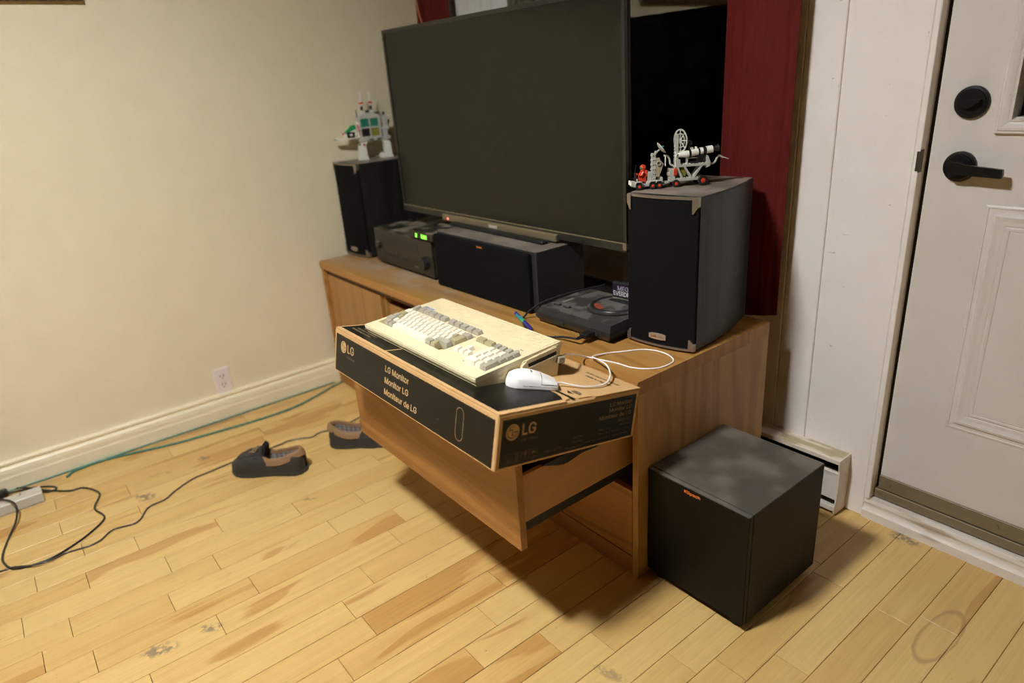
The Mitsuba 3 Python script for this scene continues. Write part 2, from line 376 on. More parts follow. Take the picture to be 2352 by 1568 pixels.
tag('door_1__lever_handle', 'black lever handle on a round rose')
rose('door_1__lever_handle', 2.2464, 1.0270, .0355, .012)
lv = ext(Polygon([(-.013, -.012), (.0, -.014), (.02, -.0115), (.098, -.0105), (.1, -.004), (.098, .0075), (.02, .010), (0, .014), (-.012, .012)]).buffer(.001), .011)
add('door_1__lever_handle__lever', [xf(lv, mat4((2.2464, DY - .032, 1.0265), (.998, 0, -.05), (.05, 0, .998), (0, -1, 0))), cyl((2.2464, DY - .01, 1.027), (2.2464, DY - .036, 1.027), .0115)], 'black_metal', 30)
# jamb, threshold
tag('trim_1', kind='structure')
add('trim_1__jamb', [cb(2.1535, 2.1668, -.003, .09, .0665, 2.12, .0015), cb(DX1 - .02, DX1, -.003, .09, .0665, 2.12, .0015), cb(DX0, DX1, -.003, .09, 2.115, 2.135, .0015)], 'white_wall')
add('trim_1__weatherstrip', [bx(2.1668, SL + .002, .036, .06, .07, 2.1), bx(DX1 - .04, DX1 - .02, .036, .06, .07, 2.1)], 'black_gap')
add('trim_1__strike_plate', [cb(2.1662, 2.1685, -.0035, .014, 1.012, 1.066, .0006), cb(2.160, 2.1685, -.0055, -.002, 1.016, 1.062, .0006)], 'dark_metal')
tag('trim_2', kind='structure')
sp = Polygon([(-.0045, 0), (.09, 0), (.09, .066), (.006, .066), (.004, .062), (.0035, .058), (.002, .052), (.0052, .046), (.0058, .040), (.004, .034), (.001, .030), (-.0028, .028), (-.0045, .026)])
sm_ = xf(ext(sp, DX1 - 2.1515 + .03), mat4((2.1515, 0, 0), (0, 1, 0), (0, 0, 1), (1, 0, 0)))
add('trim_2__door_sill', sm_, 'sill', 25)
# baseboard heater behind the console
k = thing('baseboard_heater', 'white metal baseboard heater with a dusty top, below the panelled wall', 'heater')
HX0, HX1 = .9, 2.0996
add(k + '__top_cover', [cb(HX0, HX1 - .004, -.0645, -.0005, .1875, .1905, .0008), cb(HX0, HX1 - .004, -.0655, -.0630, .1775, .1905, .0008)], 'heater')
add(k + '__front_panel', [cb(HX0, HX1 - .004, -.0570, -.0545, .052, .150, .0008), cb(HX0, HX1 - .004, -.0600, -.0560, .140, .146, .001)], 'heater_white')
add(k + '__tray', [cb(HX0, HX1 - .004, -.0640, -.003, .0155, .0185, .0008), cb(HX0, HX1 - .004, -.0650, -.0625, .0165, .0330, .0008)], 'heater_white')
add(k + '__back_plate', bx(HX0, HX1 - .004, -.0045, -.0008, .018, .188), 'black_gap')
add(k + '__element', bx(HX0, HX1 - .004, -.044, -.006, .07, .14), 'black_gap')
ec = Polygon([(0, .005), (0, .1915), (-.066, .1915), (-.066, .176), (-.060, .150), (-.0585, .12), (-.061, .05), (-.066, .033), (-.066, .012), (-.052, .005)])
add(k + '__end_cap', xf(ext(ec, .004), mat4((HX1 - .004, -.0005, 0), (0, 1, 0), (0, 0, 1), (1, 0, 0))), 'heater_white')
# outlet
k = thing('wall_outlet', 'white duplex wall outlet low on the cream wall', 'outlet')
OY, OZ = -1.1963, .1632
add(k + '__cover_plate', cb(X0, X0 + .006, OY - .034, OY + .034, OZ - .058, OZ + .058, .003), 'plate')
for s in (-1, 1):
    rc = add(k + '__receptacle', xf(ext(Point(0, 0).buffer(.0172).intersection(sbox(-.02, -.0145, .02, .0145)), .0018), mat4((X0 + .0055, OY, OZ + s * .0195), (0, 1, 0), (0, 0, 1))), 'plate')
    for q in (-1, 1): add(rc + '__slot', bx(X0 + .006, X0 + .0078, OY + q * .0068 - .0017, OY + q * .0068 + .0017, OZ + s * .0195 - .001, OZ + s * .0195 + .0085), 'slot')
    add(rc + '__ground_hole', cyl((X0 + .006, OY, OZ + s * .0195 - .008), (X0 + .0078, OY, OZ + s * .0195 - .008), .0028, 12), 'slot')
add(k + '__screw', cyl((X0 + .005, OY, OZ), (X0 + .0068, OY, OZ), .003, 12), 'plate')
# picture on the left wall
k = thing('picture_frame', 'dark wooden picture frame high on the cream wall, cut off by the top edge', 'picture frame')
pf = sbox(-2.75, 1.628, -1.345, 2.25)
add(k + '__frame', xf(ext(pf.difference(pf.buffer(-.05, join_style=2)), .022), mat4((X0 + .0005, 0, 0), (0, 1, 0), (0, 0, 1))), 'frame_wood')
add(k + '__canvas', bx(X0 + .001, X0 + .010, -2.71, -1.385, 1.668, 2.21), 'canvas')
# ceiling lamp
k = thing('ceiling_lamp', 'round flush ceiling lamp above the camera', 'lamp')
lx, ly, lz = LAMP
add(k + '__housing', lathe([(0, Z1 - lz), (LAMP_R * .7, Z1 - lz), (LAMP_R * 1.06, .03), (LAMP_R * 1.06, -.022), (LAMP_R * 1.02, -.022), (LAMP_R * 1.005, .012), (0, .012)], mat4(LAMP), 48), 'lamp')
dm = trimesh.creation.cylinder(LAMP_R, .006, sections=48, transform=mat4((lx, ly, lz + .004)))
scene[k + '__diffuser'] = mikit.ply(dm, M('lamp'), False, emitter={'type': 'area', 'radiance': rgb(LAMP_RAD)})

# ---------------------------------------------------------------- console
mat('oak_top', oak(0, (.50, .295, .135), (.36, .185, .072)), rough=.42, spec=.4)
def dusty_top(p, n, uv):
    c = p
    w = fbm(p.x * 1.3, p.y * 7, p.z * 7, 2)
    ring = fbm(p.y * 55 + w * 9, p.x * .9, 3.0, 2)
    fine = noise(p.y * 620, p.z * 620, p.x * 14)
    v = dr.clip(.15 + .55 * smoothstep(.38, .72, ring) + .35 * (fine - .4), 0, 1)
    col = mix(mi.Color3f(.40, .205, .055), mi.Color3f(.285, .125, .028), v)
    dust = smoothstep(1.35, .75, p.x) * smoothstep(-.69, -.60, p.y) * (.35 + .65 * smoothstep(.35, .6, fbm(p.x * 9, p.y * 14, 2.0, 3)))
    return mix(col, mi.Color3f(.36, .27, .19), .75 * dust * smoothstep(.5, .9, n.z))
mat('console_top', proc(dusty_top), rough=.42, spec=.4)
mat('oak_edge', oak(0, (.43, .205, .050), (.30, .125, .026)), rough=.42)
mat('oak_side', oak(2, (.42, .235, .078), (.28, .135, .040)), rough=.45)
mat('oak_front', oak(0, (.345, .155, .040), (.215, .083, .018)), rough=.42)
mat('oak_door', oak(2, (.40, .205, .065), (.29, .135, .038)), rough=.45)
mat('birch', oak(1, (.47, .255, .11), (.42, .215, .085)), rough=.5)
mat('dark_inside', (.10, .055, .025), rough=.7)
mat('black_plastic', (.009, .009, .009), rough=.5, spec=.35)
CT = .5905
CX0, CX1, CY0, CY1 = .0212, 1.8813, -.6962, -.129
k = thing('media_console', 'long oak veneer media console with an open drawer, along the back wall', 'console')
tp = Polygon([(CY0 + .004, CT - .0355), (CY0, CT - .030), (CY0, CT - .007), (CY0 + .002, CT - .002), (CY0 + .007, CT), (CY1, CT), (CY1, CT - .0355)])
tm = xf(ext(tp, CX1 - CX0), mat4((CX0, 0, 0), (0, 1, 0), (0, 0, 1), (1, 0, 0)))
add(k + '__top', tm, 'console_top', 30)
add(k + '__edge_band', cb(CX0 + .0005, CX1 - .0005, CY0 - .0012, CY0 + .004, CT - .030, CT - .006, .001), 'oak_edge')
ZB = CT - .0355
add(k + '__side_panel', cb(CX0 + .002, CX0 + .021, CY0 + .004, CY1, 0, ZB, .001), 'oak_edge')
add(k + '__side_panel', cb(CX1 - .0195, CX1 - .0005, CY0 + .004, CY1, 0, ZB, .001), 'oak_side')
add(k + '__divider', cb(.540, .558, CY0 + .03, CY1, .06, ZB, .001), 'oak_side')
add(k + '__divider', cb(1.048, 1.066, CY0 + .010, CY1, .06, ZB, .001), 'oak_side')
add(k + '__back_panel', bx(CX0 + .021, CX1 - .02, CY1 - .008, CY1 - .002, .05, ZB), 'oak_door')
add(k + '__bottom_shelf', bx(CX0 + .021, CX1 - .02, CY0 + .02, CY1 - .008, .058, .074), 'oak_front')
add(k + '__plinth', cb(CX0 + .021, CX1 - .02, CY0 + .006, CY0 + .024, 0, .0585, .001), 'oak_front')
add(k + '__sliding_door', cb(CX0 + .022, .536, CY0 + .018, CY0 + .033, .066, ZB - .026, .001), 'oak_door')
add(k + '__sliding_door', cb(.40, .93, CY0 + .040, CY0 + .055, .066, ZB - .06, .001), 'oak_door')
add(k + '__top_rail', bx(CX0 + .022, 1.047, CY0 + .022, CY0 + .06, ZB - .022, ZB), 'dark_inside')
lw = add(k + '__lower_drawer', cb(1.0685, CX1 - .021, CY0 + .004, CY0 + .022, .064, .272, .0012), 'oak_front')
add(lw + '__box', bx(1.08, CX1 - .034, CY0 + .022, CY1 - .05, .085, .24), 'dark_inside')
# open upper drawer
DF, DB = -1.0654, -1.0462
DX_, DXE = 1.0685, 1.8613
dz0, dz1 = .2853, .530
dk = k + '__upper_drawer'
add(dk, cb(DX_, DXE, DF, DB, dz0, dz1, .0012), 'oak_front')
add(dk + '__side', cb(1.8190, 1.8313, DB, -.62, .329, .4545, .001), 'birch')
add(dk + '__side', cb(1.0985, 1.1108, DB, -.62, .329, .4545, .001), 'birch')
add(dk + '__bottom', bx(1.1108, 1.8190, DB, -.62, .335, .341), 'birch')
add(dk + '__back', cb(1.1108, 1.8190, -.632, -.62, .335, .4545), 'birch')
for x in (1.8235, 1.1010): add(dk + '__runner', cb(x - .004, x + .006, DB + .002, -.55, .303, .329, .001), 'black_plastic')
tag(dk, 'oak front of the pulled out drawer')
# black bag in the drawer
mat('bag', (.014, .013, .013), rough=.32, spec=.5)
k = thing('plastic_bag', 'crumpled black plastic bag in the open drawer, poking out under the carton', 'bag')
g = trimesh.creation.box(extents=(.36, .24, .12)); g = g.subdivide_loop(1) if False else g
for _ in range(5): g = g.subdivide()
v = np.array(g.vertices)
r = np.maximum(np.abs(v / [.18, .12, .06]).max(1), 1e-6); d = v / (np.linalg.norm(v / [.18, .12, .06], axis=1)[:, None] + 1e-9)
v = .55 * v + .45 * d
nz = meshkit.fbm(v * 26, 4, 3) - .5
v = v * (1 + .34 * nz[:, None])
v = v + [1.645, -.855, .3995]
v[:, 2] = np.clip(v[:, 2], .3415, .4765)
v[:, 0] = np.minimum(v[:, 0], 1.8185)
def lip(p):
    return p
add(k, trimesh.Trimesh(v, g.faces, process=False), 'bag', 35)
k2 = k + '__flap'
fl = []
for i, y in enumerate(np.linspace(-.965, -.735, 17)):
    s = i / 16; dip = .022 * math.sin(math.pi * s) * (1 + .35 * math.sin(9 * s)) + .002
    fl.append(np.array([(1.79, y, .4740), (1.812, y, .4585), (1.8335, y, .4575), (1.8348, y + .004, .456 - dip * .5), (1.8352, y + .006, .456 - dip), (1.8338, y + .006, .456 - dip), (1.8330, y + .004, .4555 - dip * .5), (1.8320, y, .4560), (1.812, y, .4570), (1.79, y, .4725)]))
add(k2, loft(fl), 'bag', 40)

# ---------------------------------------------------------------- speakers, sub
mat('ash_black', oak(2, (.019, .0175, .015), (.007, .0065, .006)), rough=.42, spec=.35)
def dust_fn(base, dustc, amt, sc=1.0):
    def fn(p, n, uv):
        k = fbm(p.x * 11 * sc, p.y * 11 * sc, p.z * 3, 4)
        up = smoothstep(.55, .95, n.z)
        return mix(mi.Color3f(base), mi.Color3f(dustc), dr.clip(up * (amt + (1 - amt) * smoothstep(.32, .68, k)), 0, 1))
    return proc(fn)
mat('spk_top', dust_fn((.02, .02, .019), (.21, .17, .135), .55), rough=.5)
mat('grille', (.0055, .0055, .006), rough=.85, spec=.10)
mat('silver', lin(150, 138, 125), rough=.35, metallic=.75)
mat('badge', lin(190, 172, 155), rough=.3, metallic=.6)
mat('orange', (.78, .20, .035), rough=.5)
mat('sub_body', dust_fn((.0025, .002, .0015), (.145, .122, .098), .5, .8), rough=.5, spec=.2)
mat('sub_front', (.0035, .003, .0022), rough=.8, spec=.08)
mat('rubber', (.01, .01, .01), rough=.8)
SW, SD, SH = .2014, .3342, .4083
def speaker(name, pos, yaw, label):
    k = thing(name, label, 'speaker')
    A = yawm(pos, yaw)
    n = 14; ys = np.linspace(.020, SD, n)
    def half(y): t = (y - .02) / (SD - .02); return SW / 2 + .011 * math.sin(math.pi * min(t * 1.05, 1)) - .008 * t ** 2
    R_ = [(SW / 2 + half(y), y) for y in ys]; L_ = [(SW / 2 - half(y), y) for y in ys]
    body = ext(Polygon(L_ + R_[::-1]), SH - .014)
    add(k + '__cabinet', xf(body, A @ mat4((0, 0, .008))), 'ash_black', 30)
    add(k + '__top', xf(ext(Polygon(L_ + R_[::-1]).buffer(-.0012), .004), A @ mat4((0, 0, SH - .006))), 'spk_top', 30)
    for x, y in ((.03, .05), (SW - .03, .05), (.04, SD - .04), (SW - .04, SD - .04)): add(k + '__foot', xf(cyl((x, y, 0), (x, y, .009), .012, 14), A), 'rubber', 40)
    a = np.linspace(-1, 1, 17)
    fr = [(SW / 2 + t * SW / 2 * .985, .010 - .013 * (1 - t * t)) for t in a]
    gp = Polygon(fr + [(SW * .992, .0195), (SW * .008, .0195)])
    add(k + '__grille', xf(ext(gp, SH - .0215), A @ mat4((0, 0, .0125))), 'grille', 25)
    fo = [(SW / 2 + t * SW / 2, .008 - .0135 * (1 - t * t)) for t in a]
    bar = Polygon(fo + [(SW, .0195), (SW * .93, .0195), (SW * .93, .013)] + [(SW / 2 + t * SW / 2 * .8, .017 - .0135 * (1 - t * t)) for t in a[::-1]] + [(SW * .07, .013), (SW * .07, .0195), (0, .0195)])
    bar = bar.buffer(0)
    tb = add(k + '__trim_bar', xf(ext(bar, .006), A @ mat4((0, 0, SH - .0085))), 'silver', 25)
    bb = add(k + '__trim_bar', xf(ext(bar, .006), A @ mat4((0, 0, .006))), 'silver', 25)
    for nm, z0, z1, dn in ((tb, SH - .004, SH - .042, 1), (bb, .008, .038, -1)):
        for sx in (1, -1):
            c = SW / 2 + sx * SW / 2
            pts = [(c, .006), (c, .0195), (c - sx * .014, .0195), (c - sx * .014, .002)]
            lo = [(c - sx * .003, .008), (c - sx * .003, .0185), (c - sx * .014, .0185), (c - sx * .014, .003)]
            pk = hull([(x, y, z0) for x, y in pts] + [(x, y, z0 + (z1 - z0) * .55) for x, y in pts] + [(x, y, z1) for x, y in lo[2:]] + [(c - sx * .010, .003, z1), (c - sx * .010, .018, z1)])
            add(nm + '__corner', xf(pk, A), 'silver')
    bd = Polygon([(-.0245, -.0055), (-.012, -.0075), (.0, -.008), (.015, -.0078), (.0245, -.0062), (.0245, .0055), (.012, .0078), (0, .008), (-.015, .0072), (-.0245, .005)]).buffer(.001)
    X, Y = A[:3, 0], A[:3, 1]
    o = np.array(pos) + X * SW * .5 - Y * .0028 + np.array([0, 0, .0345])
    bg = add(k + '__badge', xf(ext(bd, .003), mat4(o, X, (0, 0, 1), -Y)), 'badge', 30)
    text(bg + '__lettering', 'polk', 'orange_dark', o - X * .018 - np.array([0, 0, .003]) - Y * .0031, X, (0, 0, 1), width=.017, cap=.0062, bold=True)
    text(bg + '__lettering', 'audio', 'silver', o + X * .001 - np.array([0, 0, .003]) - Y * .0031, X, (0, 0, 1), width=.018, cap=.0062)
    return A
mat('orange_dark', lin(120, 60, 30), rough=.5)
SPR = speaker('bookshelf_speaker', (1.6732, -.5073, CT), .165, 'black speaker with curved sides at the right end of the console, toy truck on top')
SPL = speaker('bookshelf_speaker', (-.0155, -.5500, CT), .06, 'black speaker at the left end of the console, toy space station on top')
k = thing('subwoofer', 'black cube subwoofer with a dusty top standing on the floor beside the console', 'subwoofer')
A = yawm((1.8835, -.657, .0), .0055)
add(k + '__cabinet', xf(cb(0, .2965, .016, .328, .022, .3366, .0015), A), 'sub_body')
add(k + '__front_grille', xf(cb(0.0003, .2962, 0, .0155, .0225, .3364, .002), A), 'sub_body')
for x, y in ((.03, .03), (.265, .03), (.03, .30), (.265, .30)): add(k + '__foot', xf(cyl((x, y, 0), (x, y, .023), .018, 16, .021), A), 'rubber', 40)
text(k + '__lettering', 'Klipsch', 'orange', (2.000, -.6585, .3205), (1, .0055, 0), (0, 0, 1), width=.047, cap=.0082, bold=True)
# centre speaker
k = thing('center_speaker', 'long low black centre speaker in front of the television', 'speaker')
A = yawm((.7805, -.5480, CT), .018)
CW, CD, CH = .5440, .215, .2004
add(k + '__cabinet', xf(cb(0, CW, .012, CD, .004, CH, .001), A), 'spk_top')
add(k + '__grille', xf(cb(.0, CW - .022, -.006, .012, .004, CH - .006, .003), A), 'grille')
for x in (.04, CW - .04):
    for y in (.04, CD - .04): add(k + '__foot', xf(cyl((x, y, 0), (x, y, .005), .010, 12), A), 'rubber')
o = (A @ [.262, -.0062, .181, 1])[:3]
text(k + '__lettering', 'Klipsch', 'orange', o, A[:3, 0], (0, 0, 1), width=.030, cap=.0055, bold=True)
# black bar on top of it
k = thing('sensor_bar', 'thin black bar lying on the centre speaker under the television', 'sensor bar')
A2 = yawm((.742, -.455, CT + CH + .0003), .005)
add(k, xf(cb(0, .525, 0, .030, 0, .012, .004), A2), 'black_plastic')
# television
mat('screen', (.0045, .0045, .003), rough=.24, spec=.36)
mat('bezel', (.014, .0135, .012), rough=.3, spec=.5)
mat('tv_back', (.012, .012, .012), rough=.6)
mat('tv_silver', lin(140, 128, 100), rough=.35, metallic=.5)
scene['mat_red_led'] = {'type': 'twosided', 'bsdf': {'type': 'diffuse', 'reflectance': rgb((.6, .05, .04))}}
scene['mat_green_led'] = {'type': 'twosided', 'bsdf': {'type': 'diffuse', 'reflectance': rgb((.2, .5, .1))}}
k = thing('television', 'large black flat screen television, switched off, on the console', 'television')
TY = -.42
TA = mat4((.3535, TY, .8055), (math.cos(.0143), math.sin(.0143), 0), np.array([-math.sin(.0143), math.cos(.0143), 0]))
TA = TA @ mat4((0, 0, 0), (1, 0, 0), (0, math.cos(.0086), math.sin(.0086)), (0, -math.sin(.0086), math.cos(.0086)))
TW, TH = 1.2272, .6858
def tvx(m): return xf(m, TA)
outer = sbox(0, 0, TW, TH); inner = sbox(.0135, .026, TW - .011, TH - .013)
def face(poly, y, t): return tvx(xf(ext(poly, t), mat4((0, y, 0), (1, 0, 0), (0, 0, 1), (0, -1, 0))))
add(k + '__bezel', face(outer.difference(inner), .012, .012), 'bezel')
add(k + '__screen', tvx(cb(.012, TW - .010, .0025, .010, .0245, TH - .012, .0005)), 'screen')
add(k + '__trim_line', tvx(cb(.0, TW, -.0018, .001, .0225, .0262, .0005)), 'tv_silver')
add(k + '__trim_end', tvx(cb(TW - .013, TW + .001, -.0022, .006, .005, .0235, .0005)), 'silver')
add(k + '__back_cover', [tvx(cb(.002, TW - .002, .012, .030, .002, TH - .002, .004)), tvx(hull([(.18, .03, .06), (TW - .18, .03, .06), (.18, .03, TH - .12), (TW - .18, .03, TH - .12), (.25, .062, .10), (TW - .25, .062, .10), (.25, .062, TH - .2), (TW - .25, .062, TH - .2)]))], 'tv_back')
br = add(k + '__light_bar', tvx(cb(.2975, .9385, -.010, .012, -.0085, .0165, .003)), 'tv_silver')
text(br + '__lettering', 'SONY', 'plate', (TA @ [.592, -.0102, -.0008, 1])[:3], TA[:3, 0], TA[:3, 2], width=.050, cap=.0095, bold=True)
lm = tvx(cyl((.3365, -.0095, .0015), (.3365, -.0118, .0015), .0032, 14))
scene[br + '__standby_light'] = mikit.ply(lm, M('red_led'), False, emitter={'type': 'area', 'radiance': rgb((1.3, .10, .06))})
add(k + '__stand_neck', tvx(cb(TW / 2 - .16, TW / 2 + .16, .032, .055, -.19, .25, .006)), 'tv_back')
add(k + '__stand_base', cb(.74, 1.36, -.385 + .06, -.155, CT, CT + .018, .008), 'black_plastic')
# receiver, set-top box
def rec_fn(p, n, uv):
    k = fbm(p.x * 16, p.y * 22, 3.0, 4)
    up = smoothstep(.6, .95, n.z)
    return mix(mi.Color3f(.019, .0165, .010), mi.Color3f(.20, .165, .13), up * smoothstep(.42, .62, k) * .85)
mat('receiver', proc(rec_fn), rough=.4, spec=.5)
mat('receiver_line', (.012, .011, .009), rough=.4)
k = thing('receiver', 'dark grey audio receiver between the left speaker and the centre speaker', 'receiver')
RX0, RX1, RY, RH = .2775, .7280, -.5364, .1545
add(k + '__case', cb(RX0, RX1, RY + .012, RY + .31, CT + .012, CT + RH, .002), 'receiver')
add(k + '__front_panel', cb(RX0, RX1, RY, RY + .012, CT + .012, CT + RH - .002, .003), 'receiver')
add(k + '__display_window', cb(RX0 + .06, RX1 - .1, RY - .0012, RY + .002, CT + .095, CT + .132, .0005), 'receiver_line')
add(k + '__volume_knob', xf(lathe([(0, 0), (.026, 0), (.0245, .020), (.022, .022), (0, .022)], mat4((RX1 - .052, RY, CT + .062), (1, 0, 0), (0, 0, 1), (0, -1, 0))), np.eye(4)), 'receiver_line', 35)
add(k + '__selector_knob', lathe([(0, 0), (.016, 0), (.015, .013), (0, .014)], mat4((RX0 + .035, RY, CT + .085), (1, 0, 0), (0, 0, 1), (0, -1, 0)), 24), 'receiver', 35)
for i in range(7): add(k + '__button', cb(RX0 + .075 + i * .032, RX0 + .093 + i * .032, RY - .003, RY + .002, CT + .050, CT + .057, .001), 'receiver_line')
add(k + '__label_plate', cb(RX0 + .315, RX0 + .358, RY - .0012, RY + .001, CT + .034, CT + .038, .0004), 'silver')
for x in (RX0 + .04, RX1 - .04):
    for y in (RY + .04, RY + .27): add(k + '__foot', cyl((x, y, CT), (x, y, CT + .0125), .020, 16), 'rubber', 40)
k = thing('set_top_box', 'small grey box with green digits on top of the receiver', 'set-top box')
SZ = CT + RH + .0003
add(k + '__case', cb(.5870, .7620, -.548, -.40, SZ + .003, SZ + .031, .003), 'receiver')
add(k + '__display', cb(.622, .742, -.5492, -.5475, SZ + .007, SZ + .0255, .0004), 'receiver_line')
for x in (.60, .75):
    for y in (-.535, -.42): add(k + '__foot', cyl((x, y, SZ), (x, y, SZ + .0035), .006, 10), 'rubber')
SEG = {'a': (0, .9, 1, .9), 'g': (0, .5, 1, .5), 'd': (0, .1, 1, .1), 'f': (0, .5, 0, .9), 'b': (1, .5, 1, .9), 'e': (0, .1, 0, .5), 'c': (1, .1, 1, .5)}
def digit(ch): return {'3': 'abgcd', '2': 'abged', '8': 'abcdefg', '0': 'abcdef'}[ch]
for ch, x in (('2', .6475), ('3', .6870), ('3', .7010), ('3', .7150)):
    ms = []
    for sgm in digit(ch):
        x0, z0, x1, z1 = SEG[sgm]
        ms.append(bx(x + x0 * .0068 - .0010, x + x1 * .0068 + .0010, -.5500, -.5494, SZ + .0085 + z0 * .0145 - .0010, SZ + .0085 + z1 * .0145 + .0010))
    kk = key_free(k + '__digit')
    scene[kk] = mikit.ply(cat_(ms), M('green_led'), False, emitter={'type': 'area', 'radiance': rgb((.13, .85, .03))})
# game console with cartridge
def gen_fn(p, n, uv):
    k = fbm(p.x * 26, p.y * 26, 3.0, 4)
    up = smoothstep(.6, .95, n.z)
    return mix(mi.Color3f(.017, .0165, .015), mi.Color3f(.125, .118, .10), up * (.25 + .6 * smoothstep(.40, .60, k)))
mat('game_plastic', proc(gen_fn), rough=.35, spec=.5)
mat('game_grey', lin(118, 116, 104), rough=.4)
mat('game_red', lin(140, 62, 44), rough=.5)
mat('label_dark', lin(28, 24, 40), rough=.4)
mat('white_print', lin(205, 200, 205), rough=.5)
k = thing('game_console', 'dusty black game console with a round cartridge bay, left of the right speaker', 'game console')
GA = yawm((1.366, -.5760, CT), .030)
GW, GD = .302, .225
def gx(m): return xf(m, GA)
low = hull([(.012, .010, .006), (GW - .012, .010, .006), (.012, GD - .01, .006), (GW - .012, GD - .01, .006), (0, 0, .022), (GW, 0, .022), (0, GD, .022), (GW, GD, .022), (.002, .002, .034), (GW - .002, .002, .034), (.002, GD, .034), (GW - .002, GD, .034)])
up = hull([(.002, .002, .034), (GW - .002, .002, .034), (.002, GD, .034), (GW - .002, GD, .034), (.010, .016, .050), (GW - .010, .016, .050), (.010, GD - .004, .056), (GW - .010, GD - .004, .056)])
add(k + '__case', gx(cat_([low, up])), 'game_plastic')
cx, cy = .196, .142
def tilt(m): return gx(xf(m, mat4((cx, cy, .0525), (1, 0, 0), (0, math.cos(.027), math.sin(.027)), (0, -math.sin(.027), math.cos(.027)))))
add(k + '__cartridge_bay', tilt(lathe([(0, 0), (.083, 0), (.083, .006), (.079, .0085), (0, .0085)], None, 48)), 'game_plastic', 35)
add(k + '__bay_ring', tilt(lathe([(.060, .008), (.064, .0112), (.071, .0112), (.074, .008), (.060, .008)], None, 48)), 'game_plastic', 35)
arc = [(.062 * math.cos(t), .062 * math.sin(t)) for t in np.linspace(math.radians(40), math.radians(128), 14)]
add(k + '__grey_band', tilt(ext(LineString(arc).buffer(.0105), .0035, mat4((.004, -.006, .0085)))), 'game_grey', 35)
add(k + '__slot_flap', tilt(cb(-.040, .040, .016, .040, .008, .0105, .001)), 'black_plastic')
sg = [(.073 * math.cos(t) * 1.0, .073 * math.sin(t)) for t in np.linspace(math.radians(222), math.radians(262), 10)]
add(k + '__printed_mark', tilt(ext(LineString(sg).buffer(.009, cap_style=2), .0006, mat4((0.006, .022, .0086)))), 'game_red')
text(k + '__lettering', '16-BIT', 'game_grey', (GA @ [cx - .035, cy - .030, .0622, 1])[:3], GA[:3, 0], GA[:3, 1], width=.040, cap=.011, bold=True)
for i, x in enumerate((.045, .085)): add(k + '__button', gx(cb(x - .012, x + .012, .045, .060, .052, .0565, .002)), 'game_plastic')
add(k + '__volume_slider', gx(cb(.040, .052, .075, .120, .052, .0555, .001)), 'game_grey')
for x in (.10, .235): add(k + '__controller_port', gx(bx(x - .021, x + .021, -.0006, .004, .016, .029)), 'black_gap')
for x in (.03, GW - .03):
    for y in (.03, GD - .03): add(k + '__foot', gx(cyl((x, y, 0), (x, y, .007), .008, 12)), 'rubber')
k = thing('game_cartridge', 'dark game cartridge with white lettering standing in the game console', 'cartridge')
def cx_(m): return tilt(xf(m, mat4((0.002, .052, .009), (.998, .06, 0), (-.06, .998, 0), (0, 0, 1))))
add(k + '__shell', cx_(cb(-.050, .050, -.009, .009, 0, .052, .004)), 'black_plastic')
add(k + '__label', cx_(cb(-.046, .046, -.0096, -.0085, .006, .047, .0003)), 'label_dark')
CA = tilt(trimesh.Trimesh([(0, 0, 0), (1, 0, 0), (0, 1, 0), (0, 0, 1)], [[0, 1, 2]], process=False)).vertices
Ct = np.eye(4); Ct[:3, :3] = np.stack([CA[1] - CA[0], CA[2] - CA[0], CA[3] - CA[0]], 1); Ct[:3, 3] = CA[0]
Ct = Ct @ mat4((0.002, .052, .009), (.998, .06, 0), (-.06, .998, 0), (0, 0, 1))
text(k + '__lettering', 'MEGA', 'label_line', (Ct @ [-.027, -.0098, .0285, 1])[:3], Ct[:3, 0], Ct[:3, 2], width=.054, cap=.013, bold=True) if 0 else None
mat('label_line', lin(150, 140, 160), rough=.5)
text(k + '__lettering', 'MEGA', 'label_line', (Ct @ [-.027, -.0098, .0270, 1])[:3], Ct[:3, 0], Ct[:3, 2], width=.054, cap=.0135, bold=True)
text(k + '__lettering', 'EVERDRIVE', 'white_print', (Ct @ [-.043, -.0098, .0105, 1])[:3], Ct[:3, 0], Ct[:3, 2], width=.086, cap=.0135, bold=True)
# black cable with plug
k = thing('black_cable', 'black cable looping in front of the game console, plugged into its front', 'cable')
def G(x, y, z): return (GA @ [x, y, z, 1])[:3]
cz = CT + .003
pl0 = G(.235, -.004, .022)
add(k + '__lead', tube([(1.420, -.33, .66), (1.405, -.42, .662), (1.388, -.49, .658), (1.365, -.548, .646), (1.335, -.572, .620), (1.318, -.580, .600), (1.330, -.600, cz + .002), (1.375, -.628, cz), (1.43, -.650, cz), (1.50, -.643, cz + .002), (1.545, -.628, CT + .012), G(.232, -.058, .020)], .0030), 'rubber', True)
add(k + '__plug', [cb(-.013, .013, -.034, .004, -.007, .007, .002).apply_transform(mat4(pl0, GA[:3, 0], GA[:3, 1])), cyl(G(.2345, -.036, .0215), G(.233, -.058, .0205), .0055, 12, .0035)], 'black_plastic')
k = thing('black_cable', 'thin black cables trailing over the set-top box and receiver', 'cable')
z = SZ + .0335
add(k, tube([(.60, -.38, z - .025), (.612, -.43, z + .0005), (.66, -.475, z + .001), (.715, -.455, z + .001), (.742, -.43, z + .001), (.77, -.40, z - .01), (.775, -.36, z - .02)], .003), 'rubber', True)
